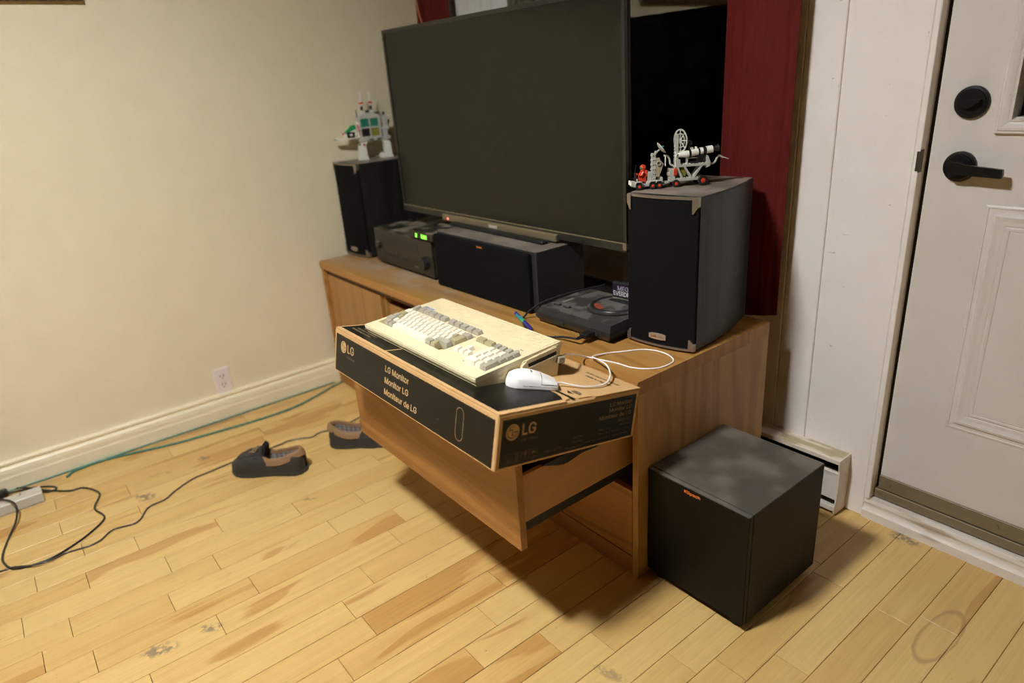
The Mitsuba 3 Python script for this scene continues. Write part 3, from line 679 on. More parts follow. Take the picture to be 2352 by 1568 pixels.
# pen
mat('pen_blue', lin(48, 42, 120), rough=.3)
mat('pen_green', lin(60, 165, 105), rough=.3)
mat('pen_teal', lin(45, 130, 150), rough=.3)
k = thing('pen', 'blue and green ballpoint pen lying on the console behind the computer', 'pen')
a, b = np.array([1.270, -.5785, CT + .0066]), np.array([1.425, -.640, CT + .0066]); L = b - a
add(k + '__cap', cyl(a, a + L * .10, .0045, 16, .0062), 'pen_blue', 40)
add(k + '__clip', cb(0, .045, -.0022, .0022, .0055, .0080, .001).apply_transform(mat4(a, L / np.linalg.norm(L), np.cross([0, 0, 1], L) / np.linalg.norm(L))), 'pen_blue')
add(k + '__barrel', cyl(a + L * .10, a + L * .42, .0062, 16, .0064), 'pen_teal', 40)
add(k + '__band', cyl(a + L * .42, a + L * .55, .0066, 16), 'pen_green', 40)
add(k + '__grip', cyl(a + L * .55, a + L * .9, .0064, 16, .0055), 'pen_blue', 40)
add(k + '__tip', cyl(a + L * .9, b, .0055, 16, .0012), 'pen_blue', 40)

# ---------------------------------------------------------------- monitor carton
def card_fn(p, n, uv):
    k = fbm(p.x * 40, p.y * 40, p.z * 40, 3)
    return mix(mi.Color3f(.56, .345, .155), mi.Color3f(.50, .295, .125), k)
mat('cardboard', proc(card_fn), rough=.75, spec=.2)
mat('card_edge', (.36, .20, .085), rough=.85)
def ink_fn(p, n, uv):
    k = fbm(p.x * 18, p.y * 18, p.z * 18, 4)
    s = smoothstep(.965, .985, noise(p.x * 60, p.y * 60, p.z * 60))
    return mix(mix(mi.Color3f(.0050, .0045, .0032), mi.Color3f(.0085, .0075, .0055), k), mi.Color3f(.12, .11, .10), .5 * s)
mat('ink', proc(ink_fn), rough=.36, spec=.26)
mat('print_tan', (.50, .315, .145), rough=.6)
mat('print_dim', (.115, .075, .040), rough=.6)
def rot_zyx(az, ay, ax):
    cz, sz, cy, sy, cx, sx = math.cos(az), math.sin(az), math.cos(ay), math.sin(ay), math.cos(ax), math.sin(ax)
    Rz = np.array([[cz, -sz, 0], [sz, cz, 0], [0, 0, 1]]); Ry = np.array([[cy, 0, sy], [0, 1, 0], [-sy, 0, cy]]); Rx = np.array([[1, 0, 0], [0, cx, -sx], [0, sx, cx]])
    return Rz @ Ry @ Rx
KA = np.eye(4); KA[:3, :3] = rot_zyx(.0020625, .0051657, -.2008734); KA[:3, 3] = (1.17166, -1.15964, .56397)
KW, KD, KH = .7411, .4219, .1239
def kx(m): return xf(m, KA)
def kp(x, y, z): return (KA @ [x, y, z, 1])[:3]
kX, kY, kZ = KA[:3, 0], KA[:3, 1], KA[:3, 2]
k = thing('monitor_carton', 'black and brown cardboard monitor carton lying across the open drawer, under the keyboard computer', 'box')
add(k + '__body', kx(cb(0, KW, 0, KD, 0, KH - .0035, .0025)), 'cardboard')
YS = .2035
def flap(poly, z0, z1, m): return kx(ext(poly, z1 - z0, mat4((0, 0, z0))))
f0 = add(k + '__flap', flap(Polygon([(.0015, .0005), (KW - .001, .0005), (KW - .0015, .185), (KW - .010, .1865), (KW - .012, YS - .001), (.0015, YS - .001)]), KH - .0035, KH, 'cardboard'), 'cardboard')
f1 = add(k + '__flap', flap(Polygon([(.0015, YS + .001), (KW - .020, YS + .001), (KW - .016, YS + .014), (KW - .007, YS + .022), (KW - .006, YS + .060), (KW + .001, YS + .066), (KW + .001, KD - .0005), (.0015, KD - .0005)]), KH - .0035, KH - .0003, 'cardboard'), 'cardboard')
add(k + '__flap_edge', kx(bx(KW - .004, KW - .0006, .004, .186, KH - .0048, KH - .0032)), 'card_edge')
add(k + '__flap_edge', kx(bx(KW - .004, KW - .0006, .270, KD - .003, KH - .0048, KH - .0032)), 'card_edge')
e = .0004
topink = Polygon([(.009, .0135), (.7245, .0095), (.726, .184), (.712, .1925), (.690, .1985), (.009, YS - .004)]).difference(sbox(.2595, 0, .2655, YS))
add(f0 + '__printed_area', kx(ext(topink, e, mat4((0, 0, KH)))), 'ink')
fr_ink = sbox(.0098, .0048, .7312, .1092)
hole = rrect(.5985, .6255, .0205, .0945, .0130, 6)
hl = hole.exterior.buffer(.0006)
add(k + '__printed_panel', kx(xf(ext(fr_ink.difference(hl), e), mat4((0, 0, 0), (1, 0, 0), (0, 0, 1), (0, -1, 0)))), 'ink')
add(k + '__hand_hole', kx(xf(ext(hole.exterior.buffer(.00055), .0003), mat4((0, 0, 0), (1, 0, 0), (0, 0, 1), (0, -1, 0)))), 'card_edge')
rt_ink = sbox(.0112, .0060, .4108, .1098)
add(k + '__printed_panel', kx(xf(ext(rt_ink, e), mat4((KW, 0, 0), (0, 1, 0), (0, 0, 1), (1, 0, 0)))), 'ink')
add(k + '__printed_panel', kx(bx(.6, .735, YS + .004, YS + .012, KH - .0003, KH + .0001)), 'ink')
def emblem(r):
    disc = Point(0, 0).buffer(r, 24)
    ringl = Point(0, 0).buffer(r * .80, 24).difference(Point(0, 0).buffer(r * .70, 24))
    wedge = Polygon([(0, 0)] + [(1.5 * r * math.cos(t), 1.5 * r * math.sin(t)) for t in np.linspace(math.radians(2), math.radians(80), 10)])
    ringl = ringl.difference(wedge)
    bar = sbox(r * .16, -.06 * r, r * .79, .05 * r)
    L = union_all([sbox(-.09 * r, -.42 * r, .02 * r, .45 * r), sbox(-.09 * r, -.42 * r, .22 * r, -.31 * r)])
    eye = Point(-.37 * r, .30 * r).buffer(.12 * r, 8)
    return disc.difference(union_all([ringl, bar, L, eye]))
em = emblem(1.0)
def put2d(key, poly, m, origin, X, U, sx=1.0, sy=None, d=.0004):
    sy = sx if sy is None else sy
    pg = affinity.scale(poly, sx, sy, origin=(0, 0)); X, U = np.array(X), np.array(U)
    return add(key, ext(pg, d, mat4(origin, X, U, np.cross(X, U))), m)
# front face
FO = lambda x, z: kp(x, -e, z)
put2d(k + '__emblem', em, 'print_tan', FO(.0552, .0795), kX, kZ, .0165)
text(k + '__lettering', 'LG', 'print_tan', FO(.0785, .0698), kX, kZ, width=.0375, cap=.0215, bold=True)
text(k + '__lettering', "Life's Good", 'print_dim', FO(.0785, .0545), kX, kZ, width=.042, cap=.0062)
for s, z in (('LG Monitor', .0795), ('Monitor LG', .0500), ('Moniteur de LG', .0205)):
    text(k + '__lettering', s, 'print_tan', FO(.2868, z), kX, kZ, width={'LG Monitor': .1135, 'Monitor LG': .1135, 'Moniteur de LG': .1545}[s], cap=.0148, bold=True)
# right face
RO = lambda y, z: kp(KW + e, y, z)
put2d(k + '__emblem', em, 'print_tan', RO(.0389, .0808), kY, kZ, .0176)
text(k + '__lettering', 'LG', 'print_tan', RO(.0640, .0702), kY, kZ, width=.0375, cap=.0235, bold=True)
text(k + '__lettering', "Life's Good", 'print_dim', RO(.0630, .0560), kY, kZ, width=.0445, cap=.0066)
for s, z, w in (('LG Monitor', .0905, .0755), ('Monitor LG', .0770, .0755), ('Moniteur de LG', .0622, .1060)):
    text(k + '__lettering', s, 'print_mid', RO(.3990, z), kY, kZ, width=w, cap=.0095, align='r')
mat('print_mid', (.26, .165, .08), rough=.6)
text(k + '__lettering', '24MK430', 'print_dim', RO(.3990, .0495), kY, kZ, width=.0430, cap=.0075, align='r')
for s, z, w in (('Flicker Safe', .0365, .034), ('Flicker Safe', .0265, .034), ('image sans scintillement', .0155, .074)):
    text(k + '__lettering', s, 'print_dim', RO(.3295, z), kY, kZ, width=w, cap=.0042, align='r')
for s, z, w in (('Wall Mount', .0385, .034), ('Montable a la pared', .0265, .058), ('Installation au mur', .0155, .056)):
    text(k + '__lettering', s, 'print_dim', RO(.3990, z), kY, kZ, width=w, cap=.0042, align='r')
for s, z, w in (('IPS FHD', .0335, .028), ('IPS FHD', .0225, .028), ('IPS pantalla FHD', .0110, .05)):
    text(k + '__lettering', s, 'print_dim', RO(.2440, z), kY, kZ, width=w, cap=.0042, align='r')
for y in (.3335, .2480): add(k + '__printed_line', kx(bx(KW, KW + e * 1.8, y, y + .0006, .012, .040)), 'print_dim')
text(k + '__lettering', 'www.lg.com', 'print_dim', RO(.1345, .0170), kY, kZ, width=.050, cap=.0060)
def icon(y0, inner):
    fr = sbox(0, 0, .0195, .0205); fr = fr.difference(fr.buffer(-.0008, join_style=2))
    put2d(k + '__handling_icon', union_all([fr] + inner), 'print_dim', RO(y0, .0125), kY, kZ)
up = lambda x: union_all([sbox(x - .0008, .0055, x + .0008, .0155), Polygon([(x - .002, .0135), (x + .002, .0135), (x, .0175)])])
icon(.0225, [up(.0070), up(.0125), sbox(.0045, .0030, .0150, .0042)])
t21 = affinity.translate(sbox(0, 0, 0, 0), 0, 0)
icon(.0460, [sbox(.005, .0028, .0145, .0042), sbox(.005, .0055, .0145, .0066), sbox(.005, .0078, .0145, .0088)])
text(k + '__lettering', '21', 'print_dim', RO(.0508, .0225), kY, kZ, width=.0095, cap=.0075, bold=True)
icon(.0690, [Polygon([(.0065, .0170), (.0130, .0170), (.0120, .0115), (.0104, .0098), (.0104, .0052), (.0130, .0042), (.0130, .0032), (.0065, .0032), (.0065, .0042), (.0092, .0052), (.0092, .0098), (.0075, .0115)])])
dome = Point(.0097, .0105).buffer(.0062, 10).intersection(sbox(0, .0105, .02, .02))
icon(.0915, [dome, sbox(.0093, .0040, .0101, .0105), Point(.0105, .0045).buffer(.0012, 4)])
rec = union_all([Polygon([(math.cos(t) * .009 + math.cos(t + 1.8) * .0022, math.sin(t) * .009 + math.sin(t + 1.8) * .0022), (math.cos(t) * .009 - math.cos(t + 1.8) * .0022, math.sin(t) * .009 - math.sin(t + 1.8) * .0022), (math.cos(t + 1.5) * .009, math.sin(t + 1.5) * .009), (math.cos(t + 1.5) * .006, math.sin(t + 1.5) * .006)]).buffer(.0002) for t in (1.6, 1.6 + 2.0944, 1.6 + 4.1888)])
put2d(k + '__handling_icon', rec, 'print_dim2', RO(.1240, .0235), kY, kZ)
mat('print_dim2', (.055, .04, .024), rough=.6)
# top: small text on the black flap (upside down towards the left end) and on the brown flap
TO = lambda x, y: kp(x, y, KH + e)
for i, (s, x0) in enumerate((('Flicker Safe image technology', .030), ('Wall Mount installation', .036), ('Full HD display', .048))):
    text(f0 + '__lettering', s, 'print_lite', TO(x0, .0335 + i * .0135), kX, kY, width=(.105, .108, .072)[i], cap=.0072)
mat('print_lite', (.22, .155, .085), rough=.6)
mat('print_black', (.03, .022, .015), rough=.6)
for s, x, y, w in (('23.8" / 60.4 cm Diagonal', .600, .3790, .1150), ('Visible en Diagonale', .6180, .3585, .0900)):
    text(f1 + '__lettering', s, 'print_black', kp(x, y, KH - .0003), kX * .95 + kY * .0, kY, width=w, cap=.0085)
put2d(f1 + '__printed_mark', union_all([Polygon([(0, 0), (.030, -.006), (.016, -.014)]), sbox(.010, .002, .042, .0055), sbox(.008, .0075, .040, .011), sbox(.012, .013, .036, .016)]), 'print_black', kp(.683, .2395, KH - .0003), kX, kY, .9)

# ---------------------------------------------------------------- home computer
mat('beige', (.70, .595, .365), rough=.42, spec=.4)
mat('beige_side', (.60, .49, .26), rough=.45)
mat('key_white', (.74, .66, .52), rough=.4)
mat('key_grey', (.36, .325, .245), rough=.4)
mat('key_olive', (.36, .305, .165), rough=.4)
mat('badge_blue', (.52, .53, .58), rough=.3)
mat('ink_grey', (.10, .09, .07), rough=.6)
AX, AY, AYAW, AW, AHF, AHB, AD = .0798, .0466, .0054, .508, .0217, .0829, .248
AM = KA @ mat4((AX, AY, KH + .0004)) @ yawm((0, 0, 0), AYAW)
SL_ = (AHB - AHF) / AD
sth = math.atan(SL_); cs, sn = math.cos(sth), math.sin(sth)
SM = AM @ mat4((0, 0, AHF), (1, 0, 0), (0, cs, sn), (0, -sn, cs))    # frame of the sloped top face
def am(m): return xf(m, AM)
def smx(m): return xf(m, SM)
k = thing('keyboard_computer', 'yellowed beige keyboard computer lying on top of the monitor carton', 'computer')
# shell: upper part follows the slope, lower part is set back
LEN = AD / cs
upper = cb(0, AW, 0, LEN - .020, -.0135, 0, .0035)
def prism(pts, x0, x1, c=.0):
    return hull([(x, y, z) for x in (x0, x1) for y, z in pts])
low = prism([(.010, 0), (AD, 0), (AD, AHB - .016), (AD * .5, AHF + AD * .5 * SL_ - .013), (.006, AHF - .012), (.008, .002)], .003, AW - .003)
add(k + '__lower_shell', am(low), 'beige_side')
wx0, wx1, wy0, wy1 = .0125, .3225, .0335, .1805
full = rrect(0, AW, 0, LEN, .004)
wells = union_all([sbox(.012, .036, .0318, .057), sbox(.012, .036, .322, .1420), sbox(.012, .142, .0325, .1685), sbox(.036, .1475, .172, .1685), sbox(.183, .1475, .319, .1685), sbox(.340, .1250, .4065, .1420), sbox(.340, .0555, .4045, .0745), sbox(.3605, .0745, .3835, .0945), sbox(.4105, .036, .4965, .1420), sbox(.030, .036, .322, .06)])
top = ext(full.difference(wells), .0125, mat4((0, 0, -.0125)))
add(k + '__upper_shell', smx(top), 'beige')
add(k + '__upper_shell_lip', [smx(cb(0, AW, -.0012, .004, -.0125, -.0008, .0025)), am(prism([(AD - .002, AHB - .016), (AD + .004, AHB - .018), (AD + .004, AHB - .004), (AD, AHB)], .001, AW - .001))], 'beige')
add(k + '__key_well', smx(bx(.011, .498, .034, .17, -.0128, -.0118)), 'beige_side')
rb = [smx(cb(.006, AW - .006, y, y + .0030, -.0005, .0012, .0006)) for y in np.arange(.1955, LEN - .006, .0058)]
vr = add(k + '__vent_rib', rb, 'beige'); tag(vr, kind='stuff')
pitch = .01965
kcount = 0
def key(x0, x1, y0, y1, m, h=.0085, dark=True, z=0.0):
    """keycap: tapered, slightly dished"""
    g = .0006; x0 += g; x1 -= g; y0 += g; y1 -= g
    ins = .0030
    b = [(x0, y0, -.009), (x1, y0, -.009), (x1, y1, -.009), (x0, y1, -.009), (x0, y0, -.002), (x1, y0, -.002), (x1, y1, -.002), (x0, y1, -.002)]
    t = [(x0 + ins, y0 + .0036, h - .0008), (x1 - ins, y0 + .0036, h - .0008), (x1 - ins, y1 - .0012, h + .0006), (x0 + ins, y1 - .0012, h + .0006)]
    add(k + '__key', smx(xf(hull(b + t), mat4((0, 0, z)))), m)
rows = [.0365, .0570, .0765, .0960, .1155, .1350]
rp = .0195
def row(r, items, x0=.0135):
    x = x0
    for w, m in items:
        if m: key(x, x + w * pitch, .0375 + r * rp, .0375 + (r + 1) * rp, {'w': 'key_white', 'g': 'key_grey', 'o': 'key_olive'}[m])
        x += w * pitch
row(0, [(.55, 'g')] * 0 + [(1.25, None), (1.1, 'g'), (1.1, 'g'), (8.4, 'w'), (1.1, 'g'), (1.1, 'o')])
row(1, [(1.75, 'g')] + [(1, 'w')] * 11 + [(2.55, 'g')])
row(2, [(1.2, 'g'), (1.0, 'o')] + [(1, 'w')] * 11 + [(.95, 'w')])
row(3, [(1.6, 'o')] + [(1, 'w')] * 12)
row(4, [(1.35, 'w')] + [(1, 'w')] * 13 + [(1.3, 'g')])
# return key, two rows high
key(.0135 + 14.15 * pitch - .0, .0135 + 15.65 * pitch, .0375 + 2 * rp, .0375 + 4 * rp, 'key_olive')
key(.0135 + 13.6 * pitch, .0135 + 14.15 * pitch, .0375 + 3 * rp, .0375 + 4 * rp, 'key_olive')
key(.0125, .0320, .1430, .1675, 'key_grey')
for i in range(5): key(.0365 + i * .0271, .0365 + (i + 1) * .0271, .1480, .1675, 'key_grey')
for i in range(5): key(.1835 + i * .0271, .1835 + (i + 1) * .0271, .1480, .1675, 'key_grey')
for i in range(2): key(.3405 + i * .0330, .3405 + (i + 1) * .0330, .1240, .1425, 'key_olive')
key(.3615, .3825, .0755, .0940, 'key_white')
for i in range(3): key(.3415 + i * .0209, .3415 + (i + 1) * .0209, .0560, .0745, 'key_white')
nx = [.4115 + i * .0211 for i in range(5)]
for i in range(4): key(nx[i], nx[i + 1], .1210, .1415, 'key_grey')
for r, y in enumerate((.0780, .0985)):
    pass
for r in range(3):
    y0 = .0585 + r * .0205
    for i in range(3): key(nx[i], nx[i + 1], y0, y0 + .0205, 'key_white')
key(nx[3], nx[4], .1005, .1210, 'key_grey'); key(nx[3], nx[4], .0800, .1005, 'key_grey'); key(nx[3], nx[4], .0375, .0795, 'key_grey')
key(nx[0], nx[2], .0375, .0580, 'key_white'); key(nx[2], nx[3], .0375, .0580, 'key_white')
# badge, lamps, feet
add(k + '__badge', smx(cb(.020, .072, .1745, .1865, -.0003, .0012, .0005)), 'badge_blue')
text(k + '__badge__lettering', 'AMIGA 1200', 'ink_grey', (SM @ [.0235, .1785, .0012, 1])[:3], SM[:3, 0], SM[:3, 1], width=.044, cap=.0048)
for i in range(3): add(k + '__indicator', smx(bx(.460 + i * .0042, .4715 + i * .0042, .1455 + i * .0078, .1469 + i * .0078, .0, .0006)), 'ink_grey')
# floppy drive in the right side
dr_ = k + '__floppy_drive'
def side(m): return am(m)
SX = AW - .003
add(dr_, side(prism([(.128, .0), (.246, .0), (.246, .074), (.236, .076), (.134, .046), (.128, .036)], SX - .01, SX + .0055)), 'beige')
add(dr_ + '__slot', side(prism([(.152, .0305), (.234, .0525), (.234, .0610), (.148, .0385)], SX, SX + .0060)), 'black_gap')
add(dr_ + '__lip', side(prism([(.150, .0265), (.238, .0500), (.238, .0535), (.150, .0305)], SX, SX + .0095)), 'beige')
add(dr_ + '__bezel_post', side(prism([(.126, .0), (.134, .0), (.136, .044), (.128, .036)], SX - .01, SX + .010)), 'beige')
add(dr_ + '__eject_button', side(cb(SX, SX + .0105, .218, .234, .040, .0485, .0015)), 'key_grey')
add(dr_ + '__hood', side(prism([(.140, .048), (.232, .0725), (.232, .0660), (.140, .0420)], SX, SX + .0085)), 'beige')
add(k + '__port', side(cb(SX - .002, SX + .014, AD - .012, AD + .012, .030, .048, .003)), 'key_grey')
add(k + '__port', side(cb(SX - .030, SX - .006, AD + .001, AD + .022, .018, .034, .003)), 'black_plastic')
pt = (AM @ [SX + .006, AD + .010, .038, 1])[:3]

# ---------------------------------------------------------------- mouse
mat('mouse_white', (.83, .785, .755), rough=.32, spec=.5)
k = thing('computer_mouse', 'white computer mouse on the monitor carton, its cord curling over the console', 'mouse')
MO = np.array([.5985, .1395, KH]); ME = np.array([.6570, .2320, KH])
md = ME - MO; ML = np.linalg.norm(md); ma = math.atan2(md[1], md[0])
MM = KA @ yawm((MO[0] - .006, MO[1] - .006, KH + .0002), ma)
ML += .006
rings = []
W2 = .033
ss = np.concatenate([[0.0, .006, .02, .05], np.linspace(.1, .9, 13), [.955, .985, .997, 1.0]])
for s in ss:
    x = s * ML
    wv = W2 * (1 - max(0, (.28 - s) / .28) ** 2.6 * .62) * (1 - max(0, (s - .80) / .20) ** 2.2 * .10)
    hh = .0135 + .0215 * math.sin(math.pi * min(1, (.09 + .90 * s)) ** .80) if s < 1 else .012
    hh *= (1 - max(0, (.06 - s) / .06) ** 2 * .55)
    if s > .985: wv -= .002; hh -= .0015
    t = np.linspace(0, math.pi, 19)
    yy = wv * np.sign(np.cos(t)) * np.abs(np.cos(t)) ** .62; zz = .006 + (hh - .006) * np.abs(np.sin(t)) ** .62
    pr_ = [(x, a, b) for a, b in zip(yy, zz)] + [(x, -wv * .985, .0015), (x, -wv * .95, .0), (x, wv * .95, .0), (x, wv * .985, .0015)]
    rings.append(np.array(pr_))
add(k + '__body', xf(loft(rings), MM), 'mouse_white', 40)
add(k + '__seam', [xf(tube([(ML * .30, -W2 * 1.0, .0078), (ML * .6, -W2 * 1.004, .0078), (ML * .93, -W2 * .985, .0078)], .0005, 6, 4), MM)], 'ink_grey')
def htop(s): return .0135 + .0215 * math.sin(math.pi * min(1, (.09 + .90 * s)) ** .80)
bl = []
s0 = .66
for t in np.linspace(math.pi * 1.0, math.pi * .06, 16)[:9]:
    y = W2 * np.sign(math.cos(t)) * abs(math.cos(t)) ** .62; z = .006 + (htop(s0) - .006) * abs(math.sin(t)) ** .62
    if z > .013: bl.append((ML * s0, y * 1.004, z + .0002))
edge = [(ML * s, -W2 * (1 - max(0, (s - .80) / .20) ** 2.2 * .10) * 1.003, .0135) for s in (.985, .9, .8, .72, s0)]
add(k + '__button_line', xf(tube(edge + bl, .00055, 6, 3), MM), 'ink_grey')
text(k + '__lettering', 'AMIGA', 'ink_grey', (MM @ [ML * .46, .006, htop(.5) + .0003, 1])[:3], -MM[:3, 1], MM[:3, 0] * .98 - MM[:3, 2] * .05, width=.018, cap=.0036)
m0 = (MM @ [ML * .995, 0, .0085, 1])[:3]; m1 = (MM @ [ML * 1.12, .004, .0085, 1])[:3]
ctz = CT + .0022
def box_top(x, y, h=.0022): return kp(x, y, KH + h)
cord = [m0, m1, box_top(.690, .285, .004), box_top(.700, .340, .006), box_top(.672, .390, .012), np.array([1.800, -.715, CT + .028]), np.array([1.745, -.690, CT + .020]), np.array([1.700, -.665, ctz + .006]),
        np.array([1.705, -.610, ctz]), np.array([1.722, -.583, ctz]), np.array([1.757, -.530, ctz]), np.array([1.800, -.513, ctz]), np.array([1.842, -.521, ctz]), np.array([1.866, -.545, ctz]), np.array([1.866, -.590, ctz]),
        np.array([1.845, -.622, ctz]), np.array([1.811, -.641, ctz]), np.array([1.770, -.645, ctz]), np.array([1.720, -.658, ctz]), np.array([1.685, -.684, ctz + .008]), pt + np.array([-.01, .02, .004]), pt]
add(k + '__cord', tube(cord, .0022, 8, 10), 'mouse_white', True)

# ---------------------------------------------------------------- toys built of bricks
mat('brick_grey', (.47, .45, .395), rough=.3, spec=.5)
mat('brick_white', (.80, .76, .67), rough=.3, spec=.5)
mat('brick_black', (.014, .014, .015), rough=.22, spec=.6)
mat('brick_red', (.62, .055, .02), rough=.3, spec=.5)
mat('brick_tan', (.42, .33, .22), rough=.4)
mat('brick_teal', (.02, .19, .115), rough=.2, spec=.6)
mat('brick_green', (.02, .27, .085), rough=.2, spec=.6)
mat('brick_yellow', (.22, .20, .03), rough=.3, spec=.5)
mat('pale_pole', (.74, .72, .66), rough=.25)
def stud(x, y, z, r=.0026, h=.0019): return cyl((x, y, z), (x, y, z + h), r, 10)
def brick(x0, x1, y0, y1, z0, z1, studs=True, p=.0084):
    ms = [cb(x0, x1, y0, y1, z0, z1, .0003)]
    if studs:
        nx_, ny_ = max(1, round((x1 - x0) / p)), max(1, round((y1 - y0) / p))
        for i in range(nx_):
            for j in range(ny_): ms.append(stud(x0 + (i + .5) * (x1 - x0) / nx_, y0 + (j + .5) * (y1 - y0) / ny_, z1 - .0002))
    return cat_(ms)
# truck: local x runs from front bumper to the rear, local y is the side away from the camera
TZ = CT + SH - .0018
tu = np.array([.557, .830, 0]); tv = np.array([-.830, .557, 0])
TR = mat4((1.6655, -.4490, TZ), tu, tv)
def t_(m): return xf(m, TR)
def wheel(key, s, y, r, w, hub='brick_red'):
    a = add(key, t_(xf(lathe([(0, 0), (r * .55, 0), (r * .86, .0006), (r, w * .3), (r, w * .7), (r * .86, w - .0006), (0, w)], None, 22), mat4((s, y, r), (1, 0, 0), (0, 0, 1), (0, -1, 0)))), 'brick_black', 35)
    add(a + '__hub', t_(lathe([(0, w - .001), (r * .48, w - .001), (r * .46, w + .0008), (r * .2, w + .0018), (0, w + .0018)], mat4((s, y, r), (1, 0, 0), (0, 0, 1), (0, -1, 0)), 18)), hub, 35)
k = thing('toy_space_truck', 'grey and white toy brick truck with trailer, rocket and red astronaut on the right speaker', 'toy')
W = .026
add(k + '__cab_chassis', t_(cat_([brick(-.014, .058, -.004, W - .004, .0075, .0135), cb(-.019, -.010, -.002, W - .006, .009, .022, .0006), brick(-.012, .004, -.004, W - .004, .0135, .0195), brick(.020, .060, -.004, W - .004, .0135, .0195)])), 'brick_grey')
add(k + '__headlamp', t_(cat_([cyl((-.0195, .001, .013), (-.0195, .001, .0235), .0032, 12), cyl((-.0195, .016, .013), (-.0195, .016, .0235), .0032, 12)])), 'brick_white', 30)
for s in (0, .036, .0535): wheel(k + '__wheel', s, -.003, .0090, .008)
for s in (0, .036, .0535): wheel(k + '__wheel', s, W + .006, .0090, .008)
for s in (-.001, .0355, .053): add(k + '__mudguard', t_(xf(ext(Polygon([(-.010, 0), (-.007, .006), (.007, .006), (.010, 0), (.0085, 0), (.006, .0035), (-.006, .0035), (-.0085, 0)]), .009), mat4((s, -.0035, .0165), (1, 0, 0), (0, 0, 1), (0, -1, 0)))), 'brick_grey')
# figure
f = k + '__astronaut'
add(f, t_(cat_([hull([(.008, -.001, .034), (.020, -.001, .034), (.008, .015, .034), (.020, .015, .034), (.009, .002, .048), (.019, .002, .048), (.009, .012, .048), (.019, .012, .048)]), cb(.002, .020, -.001, .0065, .0195, .0345, .001), cb(.002, .020, .0075, .015, .0195, .0345, .001)])), 'brick_red')
add(f + '__helmet', t_(cat_([trimesh.creation.icosphere(2, .0083).apply_translation((.0135, .007, .0555)), cyl((.0135, .007, .046), (.0135, .007, .051), .0062, 14)])), 'brick_red', True)
add(f + '__visor', t_(xf(trimesh.creation.icosphere(2, .0062), mat4((.0086, .0058, .0545), (.55, 0, 0), (0, .95, 0), (0, 0, .62)))), 'brick_teal', True)
add(f + '__arm', t_(cat_([cyl((.0135, -.0025, .046), (.007, -.004, .037), .003, 10), cyl((.007, -.004, .037), (-.001, -.002, .0385), .0028, 10)])), 'brick_red', 30)
add(f + '__arm', t_(cat_([cyl((.0135, .0165, .046), (.007, .0175, .037), .003, 10), cyl((.007, .0175, .037), (-.001, .016, .0385), .0028, 10)])), 'brick_red', 30)
add(f + '__air_tank', t_(cat_([cyl((.0215, .003, .034), (.0215, .003, .049), .0036, 12), cyl((.0215, .011, .034), (.0215, .011, .049), .0036, 12)])), 'brick_red', 30)
add(k + '__controls', t_(cat_([cyl((-.006, .006, .030), (-.008, .006, .044), .0028, 10), cb(-.012, -.003, .002, .010, .026, .031, .0008), cyl((-.0075, .0075, .044), (-.0045, .0075, .062), .0008, 8, .0005), trimesh.creation.icosphere(1, .0016).apply_translation((-.0045, .0075, .062))])), 'brick_black', 30)
add(k + '__handlebar', t_(cat_([cyl((-.004, -.002, .0195), (-.004, -.002, .029), .0018, 8), cyl((-.004, .013, .0195), (-.004, .013, .029), .0018, 8)])), 'brick_grey')
# tower behind the driver
tw = []
for i in range(6):
    tw.append(cb(.0360, .0455, -.004, .0125, .0195 + i * .0118, .0195 + (i + 1) * .0118 - .0003, .0004))
    for yy in (-.0005, .0080):
        tw.append(xf(cyl((0, 0, 0), (0, 0, .0017), .0026, 10), mat4((.0360, yy + .0006, .0195 + i * .0118 + .0058), (0, 1, 0), (0, 0, 1), (-1, 0, 0))))
add(k + '__tower', t_(cat_(tw)), 'brick_grey')
hl_ = []
for i in range(6):
    for xx in (.0385, .0432): hl_.append(cyl((xx, -.0040, .0195 + i * .0118 + .0058), (xx, -.0046, .0195 + i * .0118 + .0058), .0013, 8))
hh_ = add(k + '__stud_hole', t_(cat_(hl_)), 'brick_black'); tag(hh_, kind='stuff')
add(k + '__side_plate', t_(cat_([cb(.0458, .0560, -.0035, .0115, .030, .078, .0005), hull([(.056, -.003, .034), (.056, .011, .034), (.066, -.003, .062), (.066, .011, .062), (.056, -.003, .074), (.056, .011, .074)])])), 'brick_tan')
add(k + '__equipment_box', t_(cat_([brick(.0245, .0350, -.003, .017, .0195, .043), brick(.0560, .0640, -.004, .020, .0195, .028)])), 'brick_grey')
add(k + '__crank', t_(cat_([xf(trimesh.creation.torus(.0052, .0012, 18, 8), mat4((.0520, -.006, .0645), (1, 0, 0), (0, 0, 1), (0, -1, 0)))])), 'brick_grey', True)
# dish on the tower
dsh = lathe([(0, .0), (.010, .0012), (.0172, .0046), (.0178, .0064), (.0100, .0030), (0, .0020)], None, 28)
add(k + '__dish', t_(xf(dsh, mat4((.0570, .004, .0985), (.62, -.10, -.78), (.1, .99, -.05), None))), 'brick_grey', 40)
add(k + '__dish_mount', t_(cat_([cb(.0440, .0500, .000, .008, .0895, .0955, .0005), cyl((.050, .004, .093), (.0565, .004, .098), .0024, 10)])), 'brick_grey')
add(k + '__dish_lamp', t_(trimesh.creation.icosphere(1, .0032).apply_translation((.066, .006, .1045))), 'brick_teal', True)
add(k + '__hose', t_(tube([(.068, .004, .082), (.077, .004, .081), (.083, .004, .072), (.085, .002, .060), (.094, .002, .053), (.100, .002, .047)], .0027)), 'brick_grey', True)
add(k + '__antenna', t_(cat_([cb(.070, .073, .0, .004, .055, .082, .0004), cyl((.0975, -.003, .052), (.0975, -.003, .090), .0018, 8)])), 'brick_white')
